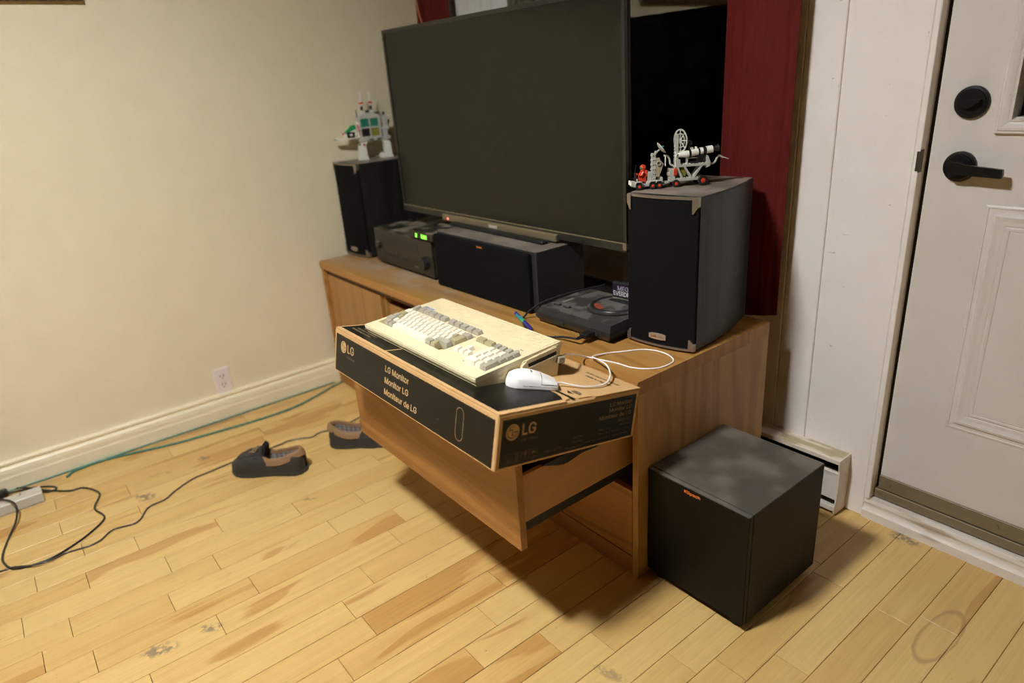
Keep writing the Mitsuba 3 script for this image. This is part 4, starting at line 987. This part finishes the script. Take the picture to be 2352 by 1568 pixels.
# trailer
add(k + '__hitch', t_(cat_([cb(.0580, .0860, .005, .013, .009, .0125, .0005), cb(.0690, .0800, -.002, .020, .011, .0160, .0005)])), 'brick_grey')
add(k + '__trailer_chassis', t_(cat_([brick(.083, .178, -.004, W - .004, .0145, .0215), brick(.083, .097, -.004, W - .004, .0215, .046), cb(.080, .087, -.002, .020, .030, .038, .0006)])), 'brick_grey')
add(k + '__red_panel', t_(cat_([cb(.0925, .1010, -.0062, -.0035, .0300, .0480, .0004), xf(ext(sbox(-.0034, -.0070, .0034, .0070).difference(sbox(-.0018, -.0045, .0018, .0045)), .0012), mat4((.0968, -.0060, .0390), (1, 0, 0), (0, 0, 1), (0, -1, 0)))])), 'brick_red')
for s in (.0985,): wheel(k + '__wheel', s, -.003, .0098, .008); wheel(k + '__wheel', s, W + .006, .0098, .008)
for s in (.1690,): wheel(k + '__wheel', s, -.004, .0132, .010); wheel(k + '__wheel', s, W + .008, .0132, .010)
add(k + '__upper_deck', t_(cat_([brick(.0985, .1840, -.004, W - .004, .0500, .0565), hull([(.0970, -.004, .0500), (.0970, W - .004, .0500), (.1120, -.004, .0500), (.1120, W - .004, .0500), (.1000, -.004, .0680), (.1000, W - .004, .0680), (.1090, -.004, .0700), (.1090, W - .004, .0700)]), hull([(.1800, -.004, .0440), (.1900, -.004, .0480), (.1800, W - .004, .0440), (.1900, W - .004, .0480), (.1900, -.004, .060), (.1900, W - .004, .060), (.1810, -.004, .0760), (.1840, -.004, .0740), (.1810, W - .004, .0760), (.1840, W - .004, .0740)])])), 'brick_grey')
st_ = lambda x0, x1: hull([(x0, y, .0215) for y in (-.0035, W - .0045)] + [(x0 + .006, y, .0215) for y in (-.0035, W - .0045)] + [(x1, y, .0500) for y in (-.0035, W - .0045)] + [(x1 - .006, y, .0500) for y in (-.0035, W - .0045)])
add(k + '__strut', t_(st_(.1130, .1060)), 'brick_grey'); add(k + '__strut', t_(st_(.1380, .1250)), 'brick_grey'); add(k + '__strut', t_(st_(.1440, .1700)), 'brick_grey')
add(k + '__window', t_(cb(.1130, .1270, .002, .016, .026, .049, .0005)), 'brick_yellow')
add(k + '__cradle', t_(cat_([cb(.1290, .1330, .004, .014, .0565, .0720, .0005), cb(.1330, .1650, .004, .014, .0690, .0720, .0005), cb(.1640, .1700, .004, .014, .0565, .0720, .0005)])), 'brick_grey')
add(k + '__black_block', t_(cat_([cb(.1560, .1740, .0, .017, .0575, .0770, .0006), cb(.1390, .1550, -.003, .012, .0580, .0610, .0005)])), 'brick_black')
# rocket
ra, rb_ = np.array([.0985, .006, .0785]), np.array([.2060, .006, .0905]); rd = rb_ - ra
def rk(f0, f1, r0, r1=None, n=20): return t_(cyl(ra + rd * f0, ra + rd * f1, r0, n, r1))
rc = k + '__rocket'
add(rc, cat_([rk(.0, .10, .0030, .0062), rk(.10, .27, .0062, .0094), rk(.27, .33, .0094), rk(.385, .56, .0093), rk(.605, .68, .0093), rk(.76, .92, .0095)]), 'brick_white', 35)
add(rc + '__band', cat_([rk(.33, .385, .0086)]), 'brick_black', 35); add(rc + '__band', rk(.56, .605, .0086), 'brick_black', 35); add(rc + '__band', rk(.68, .76, .0086), 'brick_black', 35)
add(rc + '__nozzle', cat_([rk(.92, .97, .006, .0055), rk(.97, 1.07, .0055, .0098)]), 'brick_black', 35)
add(rc + '__fitting', t_(cat_([cb(.139, .1455, .002, .010, .0925, .0975, .0005), cb(.151, .1555, .002, .010, .0935, .0985, .0005)])), 'brick_white')
add(k + '__globe', t_(cat_([trimesh.creation.icosphere(3, .0075).apply_translation((.1440, .030, .107)), cyl((.1440, .030, .060), (.1440, .030, .100), .0026, 10)])), 'brick_black', True)
# mast with ring
ms_ = [cb(.1030, .1120, .020, .028, .0215, .1310, .0005)]
for i in range(9): ms_.append(xf(cyl((0, 0, 0), (0, 0, .0019), .0028, 10), mat4((.1030, .024, .060 + i * .0082), (0, 1, 0), (0, 0, 1), (-1, 0, 0))))
add(k + '__mast', t_(cat_(ms_)), 'brick_grey')
rg = union_all([Point(0, 0).buffer(.0295, 32).difference(Point(0, 0).buffer(.0255, 32)), Point(0, 0).buffer(.0185, 32).difference(Point(0, 0).buffer(.0160, 32)), Point(0, 0).buffer(.0065, 16)] + [LineString([(.005 * math.cos(a), .005 * math.sin(a)), (.028 * math.cos(a), .028 * math.sin(a))]).buffer(.0014) for a in np.arange(8) * math.pi / 4])
add(k + '__ring_antenna', t_(xf(ext(rg, .0022), mat4((.1175, .020, .1150), (.30, -.953, .05), (-.02, .04, 1.0)))), 'brick_grey')
add(k + '__ring_probe', t_(cyl((.1170, .020, .1150), (.1430, .012, .1130), .0009, 8)), 'brick_black')
# robot arm
add(k + '__robot_arm', t_(cat_([tube([(.1890, .008, .0530), (.2000, .008, .0520), (.2080, .010, .0560), (.2130, .012, .0660), (.2190, .014, .0700), (.2260, .014, .0680)], .0030, 8, 4), hull([(.2240, .010, .066), (.2260, .010, .071), (.2240, .018, .066), (.2260, .018, .071), (.2300, .011, .062), (.2300, .017, .066)])])), 'brick_grey', 35)
for s in (-1, 1): add(k + '__claw', t_(tube([(.2280, .014 + s * .002, .0660), (.2340, .014 + s * .0052, .0640), (.2420, .014 + s * .0045, .0610), (.2460, .014 + s * .001, .0600)], .0013, 8, 4)), 'brick_grey', True)

# station on the left speaker
k = thing('toy_space_station', 'white and grey toy brick space station with green windows on the left speaker', 'toy')
ea, eb = np.array([.20, .98, 0]), np.array([-.98, .20, 0])
SA = mat4((.054, -.424, CT + SH - .0018), ea, eb)
def s_(m): return xf(m, SA)
def leg(x0):
    return hull([(x0 - .022, -.012, 0), (x0 + .022, -.012, 0), (x0 - .022, .012, 0), (x0 + .022, .012, 0), (x0 - .018, -.012, .012), (x0 + .018, -.012, .012), (x0 - .018, .012, .012), (x0 + .018, .012, .012)])
def legs(x0, sgn):
    return cat_([leg(x0), hull([(x0 - .017, y, .010) for y in (-.011, .011)] + [(x0 + .017, y, .010) for y in (-.011, .011)] + [(x0 - .015, y, .062) for y in (-.011, .011)] + [(x0 + .015, y, .062) for y in (-.011, .011)]),
                 hull([(x0 - .015, y, .062) for y in (-.011, .011)] + [(x0 + .015, y, .062) for y in (-.011, .011)] + [(x0 - .012 + sgn * .025, y, .080) for y in (-.011, .011)] + [(x0 + .012 + sgn * .025, y, .080) for y in (-.011, .011)])])
add(k + '__leg', s_(legs(.0, .6)), 'brick_white'); add(k + '__leg', s_(legs(.112, -.6)), 'brick_white')
add(k + '__foot_plate', s_(cat_([brick(.076, .094, -.020, .012, 0, .020)])), 'brick_white')
add(k + '__deck', s_(brick(-.012, .128, -.016, .030, .078, .090)), 'brick_grey')
for x in (.030, .066): add(k + '__deck_vent', s_(cb(x, x + .022, -.0172, -.0155, .080, .086, .0004)), 'brick_black')
mf = []
for x0, x1 in ((-.006, .004), (.040, .046), (.082, .092)): mf.append(cb(x0, x1, -.014, .026, .090, .178, .0006))
for z0, z1 in ((.090, .097), (.130, .136), (.170, .178)): mf.append(cb(-.006, .092, -.014, .026, z0, z1, .0006))
mf.append(cb(-.006, .092, .022, .026, .09, .178, .0006))
add(k + '__module_frame', s_(cat_(mf)), 'brick_grey')
add(k + '__window', s_(cb(.004, .040, -.0125, -.009, .136, .170, .0005)), 'brick_teal'); add(k + '__window', s_(cb(.046, .082, -.0125, -.009, .136, .170, .0005)), 'brick_teal')
add(k + '__black_panel', s_(cb(.004, .042, -.0130, -.009, .097, .130, .0005)), 'brick_black'); add(k + '__yellow_panel', s_(cb(.044, .084, -.0130, -.009, .097, .130, .0005)), 'brick_yellow')
add(k + '__roof', s_(cat_([brick(-.004, .090, -.012, .024, .178, .184), hull([(.0, -.010, .184), (.0, .02, .184), (.086, -.010, .184), (.086, .02, .184), (.02, -.006, .194), (.066, -.006, .194), (.02, .016, .194), (.066, .016, .194)])])), 'brick_grey')
for x in (.0215, .0620):
    r_ = add(k + '__rocket', s_(cat_([cyl((x, .004, .190), (x, .004, .204), .0072, 16), cyl((x, .004, .222), (x, .004, .229), .0048, 14), cyl((x, .004, .238), (x, .004, .282), .0046, 14, .0018)])), 'pale_pole', 35)
    add(r_ + '__band', s_(cyl((x, .004, .204), (x, .004, .222), .0050, 14)), 'brick_black', 35); add(r_ + '__red_collar', s_(cb(x - .007, x + .007, -.003, .011, .230, .238, .0006)), 'brick_red')
add(k + '__antenna', s_(cat_([cyl((-.004, .004, .175), (-.004, .004, .210), .0026, 8, .0015)])), 'brick_black'); add(k + '__antenna', s_(cyl((.0865, .004, .184), (.0865, .004, .215), .0015, 8)), 'brick_yellow')
add(k + '__roof_box', s_(cat_([cb(.036, .050, -.004, .010, .193, .204, .0008), cb(.076, .094, -.004, .012, .188, .194, .0006)])), 'brick_black')
# pod at the left
add(k + '__pod', s_(cat_([hull([(-.020, y, .098) for y in (-.012, .016)] + [(-.020, y, .132) for y in (-.012, .016)] + [(-.075, y, .098) for y in (-.009, .013)] + [(-.072, y, .112) for y in (-.009, .013)]), cb(-.110, -.016, -.010, .014, .092, .098, .0008), cb(-.016, -.006, -.012, .016, .094, .160, .0006)])), 'brick_white')
add(k + '__canopy', s_(hull([(-.020, y, .126) for y in (-.011, .015)] + [(-.021, y, .148) for y in (-.009, .013)] + [(-.036, y, .148) for y in (-.009, .013)] + [(-.068, y, .122) for y in (-.009, .013)] + [(-.066, y, .116) for y in (-.009, .013)])), 'brick_green')
add(k + '__pod_panel', s_(cat_([cb(-.062, -.028, -.0135, -.009, .098, .121, .0005)])), 'brick_black')
add(k + '__pod_badge', s_(cb(-.052, -.038, -.0142, -.0132, .106, .113, .0003)), 'brick_white')
add(k + '__pod_nose', s_(cb(-.118, -.094, -.008, .012, .0915, .0970, .0008)), 'brick_green')
add(k + '__pod_lamp', s_(cat_([trimesh.creation.icosphere(2, .0052).apply_translation((-.078, -.008, .116))])), 'brick_red', True)
add(k + '__red_stripe', s_(hull([(-.016, -.0135, .150), (-.011, -.0135, .150), (-.006, -.0135, .098), (-.001, -.0135, .098), (-.016, -.0125, .150), (-.006, -.0125, .098)])), 'brick_red')
add(k + '__leg_lamp', s_(cat_([trimesh.creation.icosphere(2, .0048).apply_translation((.006, -.0135, .063))])), 'brick_red', True)
add(k + '__leg_lamp', s_(cat_([trimesh.creation.icosphere(2, .0046).apply_translation((-.013, -.0115, .066))])), 'brick_teal', True)
# right wing
add(k + '__side_module', s_(cat_([brick(.098, .120, -.012, .020, .090, .120), brick(.104, .122, -.008, .016, .130, .178), cb(.092, .128, -.012, .020, .120, .131, .0006)])), 'brick_grey')
add(k + '__side_lamp', s_(cat_([trimesh.creation.icosphere(2, .0062).apply_translation((.113, .0, .188)), cyl((.113, 0, .176), (.113, 0, .186), .004, 12)])), 'brick_black', True)
add(k + '__side_pipe', s_(cat_([cyl((.118, -.014, .104), (.134, -.014, .104), .0055, 14), cyl((.126, -.013, .140), (.130, -.013, .160), .004, 12)])), 'brick_black', 30)

# ---------------------------------------------------------------- slippers
def slip_fn(p, n, uv):
    k = fbm(p.x * 60, p.y * 60, p.z * 60, 4)
    return mix(mi.Color3f(.030, .029, .027), mi.Color3f(.055, .050, .042), k)
mat('slipper', proc(slip_fn), rough=.85, spec=.2, sheen=.3)
mat('sole', (.040, .036, .028), rough=.8)
mat('collar', (.26, .145, .065), rough=.6)
def plaid_fn(p, n, uv):
    a, b = uv.x * 9, uv.y * 9
    fa, fb = a - dr.floor(a), b - dr.floor(b)
    s = .5 * smoothstep(.40, .5, fa) * smoothstep(.95, .85, fa) + .5 * smoothstep(.40, .5, fb) * smoothstep(.95, .85, fb)
    t = smoothstep(.12, .14, fa) * smoothstep(.20, .18, fa) + smoothstep(.12, .14, fb) * smoothstep(.20, .18, fb)
    c = mix(mi.Color3f(.06, .055, .055), mi.Color3f(.40, .34, .29), s)
    return mix(c, mi.Color3f(.45, .40, .36), .5 * dr.clip(t, 0, 1))
mat('plaid', proc(plaid_fn), rough=.9, spec=.1)
mat('fleece', (.010, .009, .010), rough=.95)
mat('lace', (.36, .22, .11), rough=.6)
def slipper(label, heel, toe, mirror):
    k = thing('slipper', label, 'slipper', 'pair of moccasin slippers')
    heel, toe = np.array([*heel, 0.0]), np.array([*toe, 0.0]); d = toe - heel; L = np.linalg.norm(d); d /= L
    S = mat4(heel, d, np.cross([0, 0, 1], d) * mirror, (0, 0, 1))
    def tr(m):
        m = xf(m, S)
        if mirror < 0: m.invert()
        return m
    def hw(s):   # half width and centre offset
        w = np.interp(s, [0, .03, .10, .25, .45, .65, .8, .9, .97, 1.0], [.005, .55, .80, .86, .84, 1.0, .98, .80, .45, .05]) * .052
        c = np.interp(s, [0, .3, .6, 1.0], [0, -.004, .0, .006])
        return w, c
    def height(s): return np.interp(s, [0, .04, .12, .3, .45, .55, .62, .75, .88, .97, 1.0], [.060, .082, .088, .068, .064, .078, .086, .078, .064, .046, .026])
    th = np.linspace(0, 2 * math.pi, 40, endpoint=False)
    # sole
    rings = []
    out = [(s * L, hw(s)[1] + hw(s)[0]) for s in np.linspace(0, 1, 40)] + [(s * L, hw(s)[1] - hw(s)[0]) for s in np.linspace(1, 0, 40)]
    sp_ = Polygon(out).buffer(0).buffer(.004)
    add(k + '__sole', tr(cat_([ext(sp_.buffer(-.002), .004), ext(sp_, .012, mat4((0, 0, .003)))])), 'sole', 35)
    # upper: outer skin from the sole to the opening
    SO0, SO1 = .05, .60
    ss = np.concatenate([[.0, .01, .03], np.linspace(.06, .94, 30), [.97, .99, 1.0]])
    n = 25; rows, inner = [], []
    for s in ss:
        w, c = hw(s); w = max(w, .002) + .002; h = height(s)
        opening = 0.0
        if SO0 <= s <= SO1: opening = math.sqrt(max(0, 1 - ((s - (SO0 + SO1) / 2) / ((SO1 - SO0) / 2)) ** 2)) ** .6 if True else 0
        open_w = opening * w * .80
        t = np.linspace(0, 1, n)
        pr_ = []
        for q in t:     # from the left bottom over the top to the right bottom
            a = math.pi * q
            y = w * math.copysign(abs(math.cos(a)) ** .55, math.cos(a)); z = .010 + (h - .010) * abs(math.sin(a)) ** .55
            pr_.append((s * L, c + y, z))
        rows.append((np.array(pr_), open_w, c, h))
    V, F, idx = [], [], {}
    for i, (p, ow, c, h) in enumerate(rows):
        for j, q in enumerate(p): idx[i, j] = len(V); V.append(q)
    V = np.array(V)
    for i in range(len(rows) - 1):
        for j in range(n - 1):
            quad = [idx[i, j], idx[i, j + 1], idx[i + 1, j + 1], idx[i + 1, j]]
            cen = V[quad].mean(0); s = cen[0] / L; w, c = hw(s)
            e = ((s - .315) / .275) ** 2 + ((cen[1] - c) / (w * .74)) ** 2
            if e < 1 and cen[2] > .030: continue
            F += [(quad[0], quad[2], quad[1]), (quad[0], quad[3], quad[2])]
    mesh = trimesh.Trimesh(V, F, process=False); mesh.remove_unreferenced_vertices()
    add(k + '__upper', tr(mesh), 'slipper', True)
    # collar: a band round the opening
    def rim(a, zo=0, io=1.0):
        s = .315 + .275 * math.cos(a); w, c = hw(s)
        y = c + w * .76 * io * math.sin(a)
        z = np.interp(s, [.04, .10, .3, .45, .60], [.090, .087, .066, .063, .078]) + zo
        return (s * L, y, z)
    A_ = np.linspace(0, 2 * math.pi, 61)
    prof = []
    for a in A_[:-1]:
        x, y, z = rim(a); cx, cy, _ = rim(a, 0, 0)
        o = np.array([math.cos(a) * .8, math.sin(a), 0]); o /= np.linalg.norm(o)
        P0 = np.array([x, y, z])
        pts = [P0 + o * .0165 + [0, 0, -.020], P0 + o * .0125 + [0, 0, -.005], P0 + o * .005 + [0, 0, .0030], P0 - o * .002 + [0, 0, .001], P0 - o * .004 + [0, 0, -.010], P0 + o * .004 + [0, 0, -.020]]
        prof.append(np.array(pts))
    prof.append(prof[0])
    add(k + '__collar', tr(loft(prof, caps=False)), 'collar', 40)
    # lining
    rings = []
    for zf in (0.0, .35, .75, 1.0):
        r = []
        for a in A_[:-1]:
            x, y, z = rim(a, 0, .92 - .10 * zf); r.append((x, y, z - .004 - (z - .022) * zf))
        rings.append(np.array(r))
    lm_ = loft(rings, caps=False)
    u = np.tile(A_[:-1] / (2 * math.pi) * 3, 4); vv = np.repeat([0, .35, .75, 1.0], 60) * .5
    ins = ext(Polygon([(r[0], r[1]) for r in rings[-1]]), .001, mat4((0, 0, .0175)))
    lm2 = tr(cat_([lm_, ins]))
    uvs = np.vstack([np.stack([u, vv], 1), np.asarray(ins.vertices)[:, :2] * 11])
    add(k + '__lining', lm2, 'plaid', uv=uvs)
    # tongue, apron seam, lace bow
    tg = hull([(.520 * L, y, .055) for y in (-.024, .024)] + [(.560 * L, y, .060) for y in (-.024, .024)] + [(.500 * L, y, .112) for y in (-.017, .017)] + [(.515 * L, y, .116) for y in (-.014, .014)] + [(.48 * L, y, .104) for y in (-.018, .018)])
    add(k + '__tongue', tr(tg), 'fleece', 30)
    seam = []
    for a in np.linspace(-1.9, 1.9, 24):
        s = .68 + .235 * math.cos(a); w, c = hw(s); y = w * .66 * math.sin(a)
        aa = math.acos(max(-1, min(1, abs(y / (w + .002)) ** (1 / .55)))); z = .010 + (height(s) - .010) * math.sin(aa) ** .55
        seam.append((s * L, c + y, z + .0006))
    add(k + '__apron_seam', tr(tube(seam, .0018, 6, 2)), 'slipper', True)
    bow = [tube([(.635 * L, 0, .088), (.655 * L, .012 * q, .093), (.645 * L, .024 * q, .088), (.628 * L, .012 * q, .089), (.635 * L, 0, .090)], .0018, 6, 4) for q in (-1, 1)] + [tube([(.635 * L, 0, .089), (.68 * L, .012 * q, .086), (.72 * L, .016 * q, .083)], .0016, 6, 4) for q in (-1, 1)]
    add(k + '__lace', tr(cat_(bow)), 'lace', True)
    return k
slipper('dark moccasin slipper with tan collar and plaid lining on the open floor', (.675, -1.135), (.478, -1.335), 1)
slipper('dark moccasin slipper partly hidden behind the corner of the open drawer', (.555, -.985), (.735, -.775), 1)

# ---------------------------------------------------------------- cables on the floor, power strip
mat('cable_green', (.03, .17, .13), rough=.4)
mat('cable_black', (.012, .011, .010), rough=.35)
mat('cable_grey', (.05, .042, .038), rough=.22, spec=.6)
mat('strip_white', (.50, .465, .40), rough=.4)
mat('strip_side', (.36, .30, .17), rough=.5)
k = thing('cable', 'green network cable running along the foot of the cream wall', 'cable'); r = .0042
gp = [(.062, -1.832), (.036, -1.806), (.028, -1.765), (.026, -1.700), (.050, -1.600), (.092, -1.456), (.116, -1.300), (.138, -1.117), (.134, -.960), (.095, -.840), (.050, -.725), (.035, -.60)]
add(k, tube([(x, y, r) for x, y in gp], r), 'cable_green', True)
k = thing('cable', 'thin green cable pressed against the baseboard of the cream wall', 'cable'); r = .0028
add(k, tube([(.018, -2.6, r), (.0175, -2.0, r), (.018, -1.5, r), (.0185, -1.1, r), (.018, -.72, r)], r), 'cable_green', True)
k = thing('cable', 'black cable looping over the floor from the power strip', 'cable'); r = .0032
bp = [(.060, -1.955), (.130, -1.895), (.186, -1.838), (.195, -1.797), (.254, -1.764), (.298, -1.758), (.362, -1.782), (.395, -1.785), (.471, -1.770), (.529, -1.817), (.568, -1.872), (.595, -1.935), (.591, -1.9915), (.569, -2.035), (.509, -2.056), (.456, -2.054), (.369, -2.034), (.300, -2.007), (.258, -1.994), (.215, -2.000), (.165, -2.030), (.150, -2.06)]
add(k, tube([(x, y, r if 3 < i < 17 else r + {0: .006, 1: .003, 2: .002, 17: .012, 18: .036, 19: .046, 20: .046, 21: .044}.get(i, 0)) for i, (x, y) in enumerate(bp)], r), 'cable_black', True)
k = thing('cable', 'shiny grey cable running across the floor past the slipper', 'cable'); r = .0027
gy = [(.510, -2.20), (.5548, -2.067), (.560, -2.034), (.602, -1.988), (.616, -1.948), (.598, -1.900), (.609, -1.841), (.6035, -1.803), (.568, -1.760), (.580, -1.690), (.514, -1.643), (.501, -1.584), (.472, -1.548), (.432, -1.4785), (.425, -1.415), (.418, -1.345), (.414, -1.25), (.418, -1.143), (.412, -1.1075), (.430, -1.060), (.452, -1.024), (.440, -.981), (.448, -.9526), (.452, -.86), (.42, -.74)]
add(k, tube([(x, y, r + (.0060 if 3 <= i <= 4 else 0)) for i, (x, y) in enumerate(gy)], r), 'cable_grey', True)
k = thing('power_strip', 'white power strip on the floor by the cream wall at the left edge', 'power strip')
pa, pb = np.array([.165, -1.915, 0]), np.array([.178, -2.36, 0])
pd = (pb - pa) / np.linalg.norm(pb - pa); PS = mat4(pa, pd, np.cross([0, 0, 1], pd))
add(k + '__case', xf(cb(0, .44, -.030, .030, .004, .040, .003), PS), 'strip_white')
add(k + '__base', xf(cb(.001, .439, -.029, .029, 0, .005, .001), PS), 'strip_side')
add(k + '__switch_mark', xf(cat_([bx(.060, .063, -.022, -.006, .040, .0406), bx(.060, .068, -.008, -.006, .040, .0406)]), PS), 'slot')
for i in range(5):
    x = .13 + i * .055
    o = add(k + '__socket', xf(cb(x - .014, x + .014, -.016, .016, .0395, .0410, .0005), PS), 'strip_white')
    for q in (-1, 1): add(o + '__slot', xf(bx(x - .005, x + .003, q * .0065 - .001, q * .0065 + .001, .0408, .0415), PS), 'slot')
k = thing('plug', 'black power plug lying against the power strip at the left edge', 'plug')
add(k, xf(cat_([cb(-.024, .024, -.016, .016, .0, .030, .006), cyl((-.024, 0, .015), (-.048, 0, .012), .0075, 12, .005)]), mat4((.062, -2.035, .006), (.2, .97, .1), (-.97, .2, 0), None)), 'cable_black', 30)
k = thing('cable', 'black cord curling from the plug behind the power strip', 'cable')
add(k, tube([(.057, -1.985, .024), (.085, -1.945, .018), (.128, -1.912, .008), (.138, -1.885, .004), (.118, -1.873, .004), (.080, -1.905, .004), (.045, -1.97, .004), (.028, -2.08, .004)], .0031), 'cable_black', True)

# dust balls on the floor
mat('dust', (.16, .125, .10), rough=1.0, spec=0)
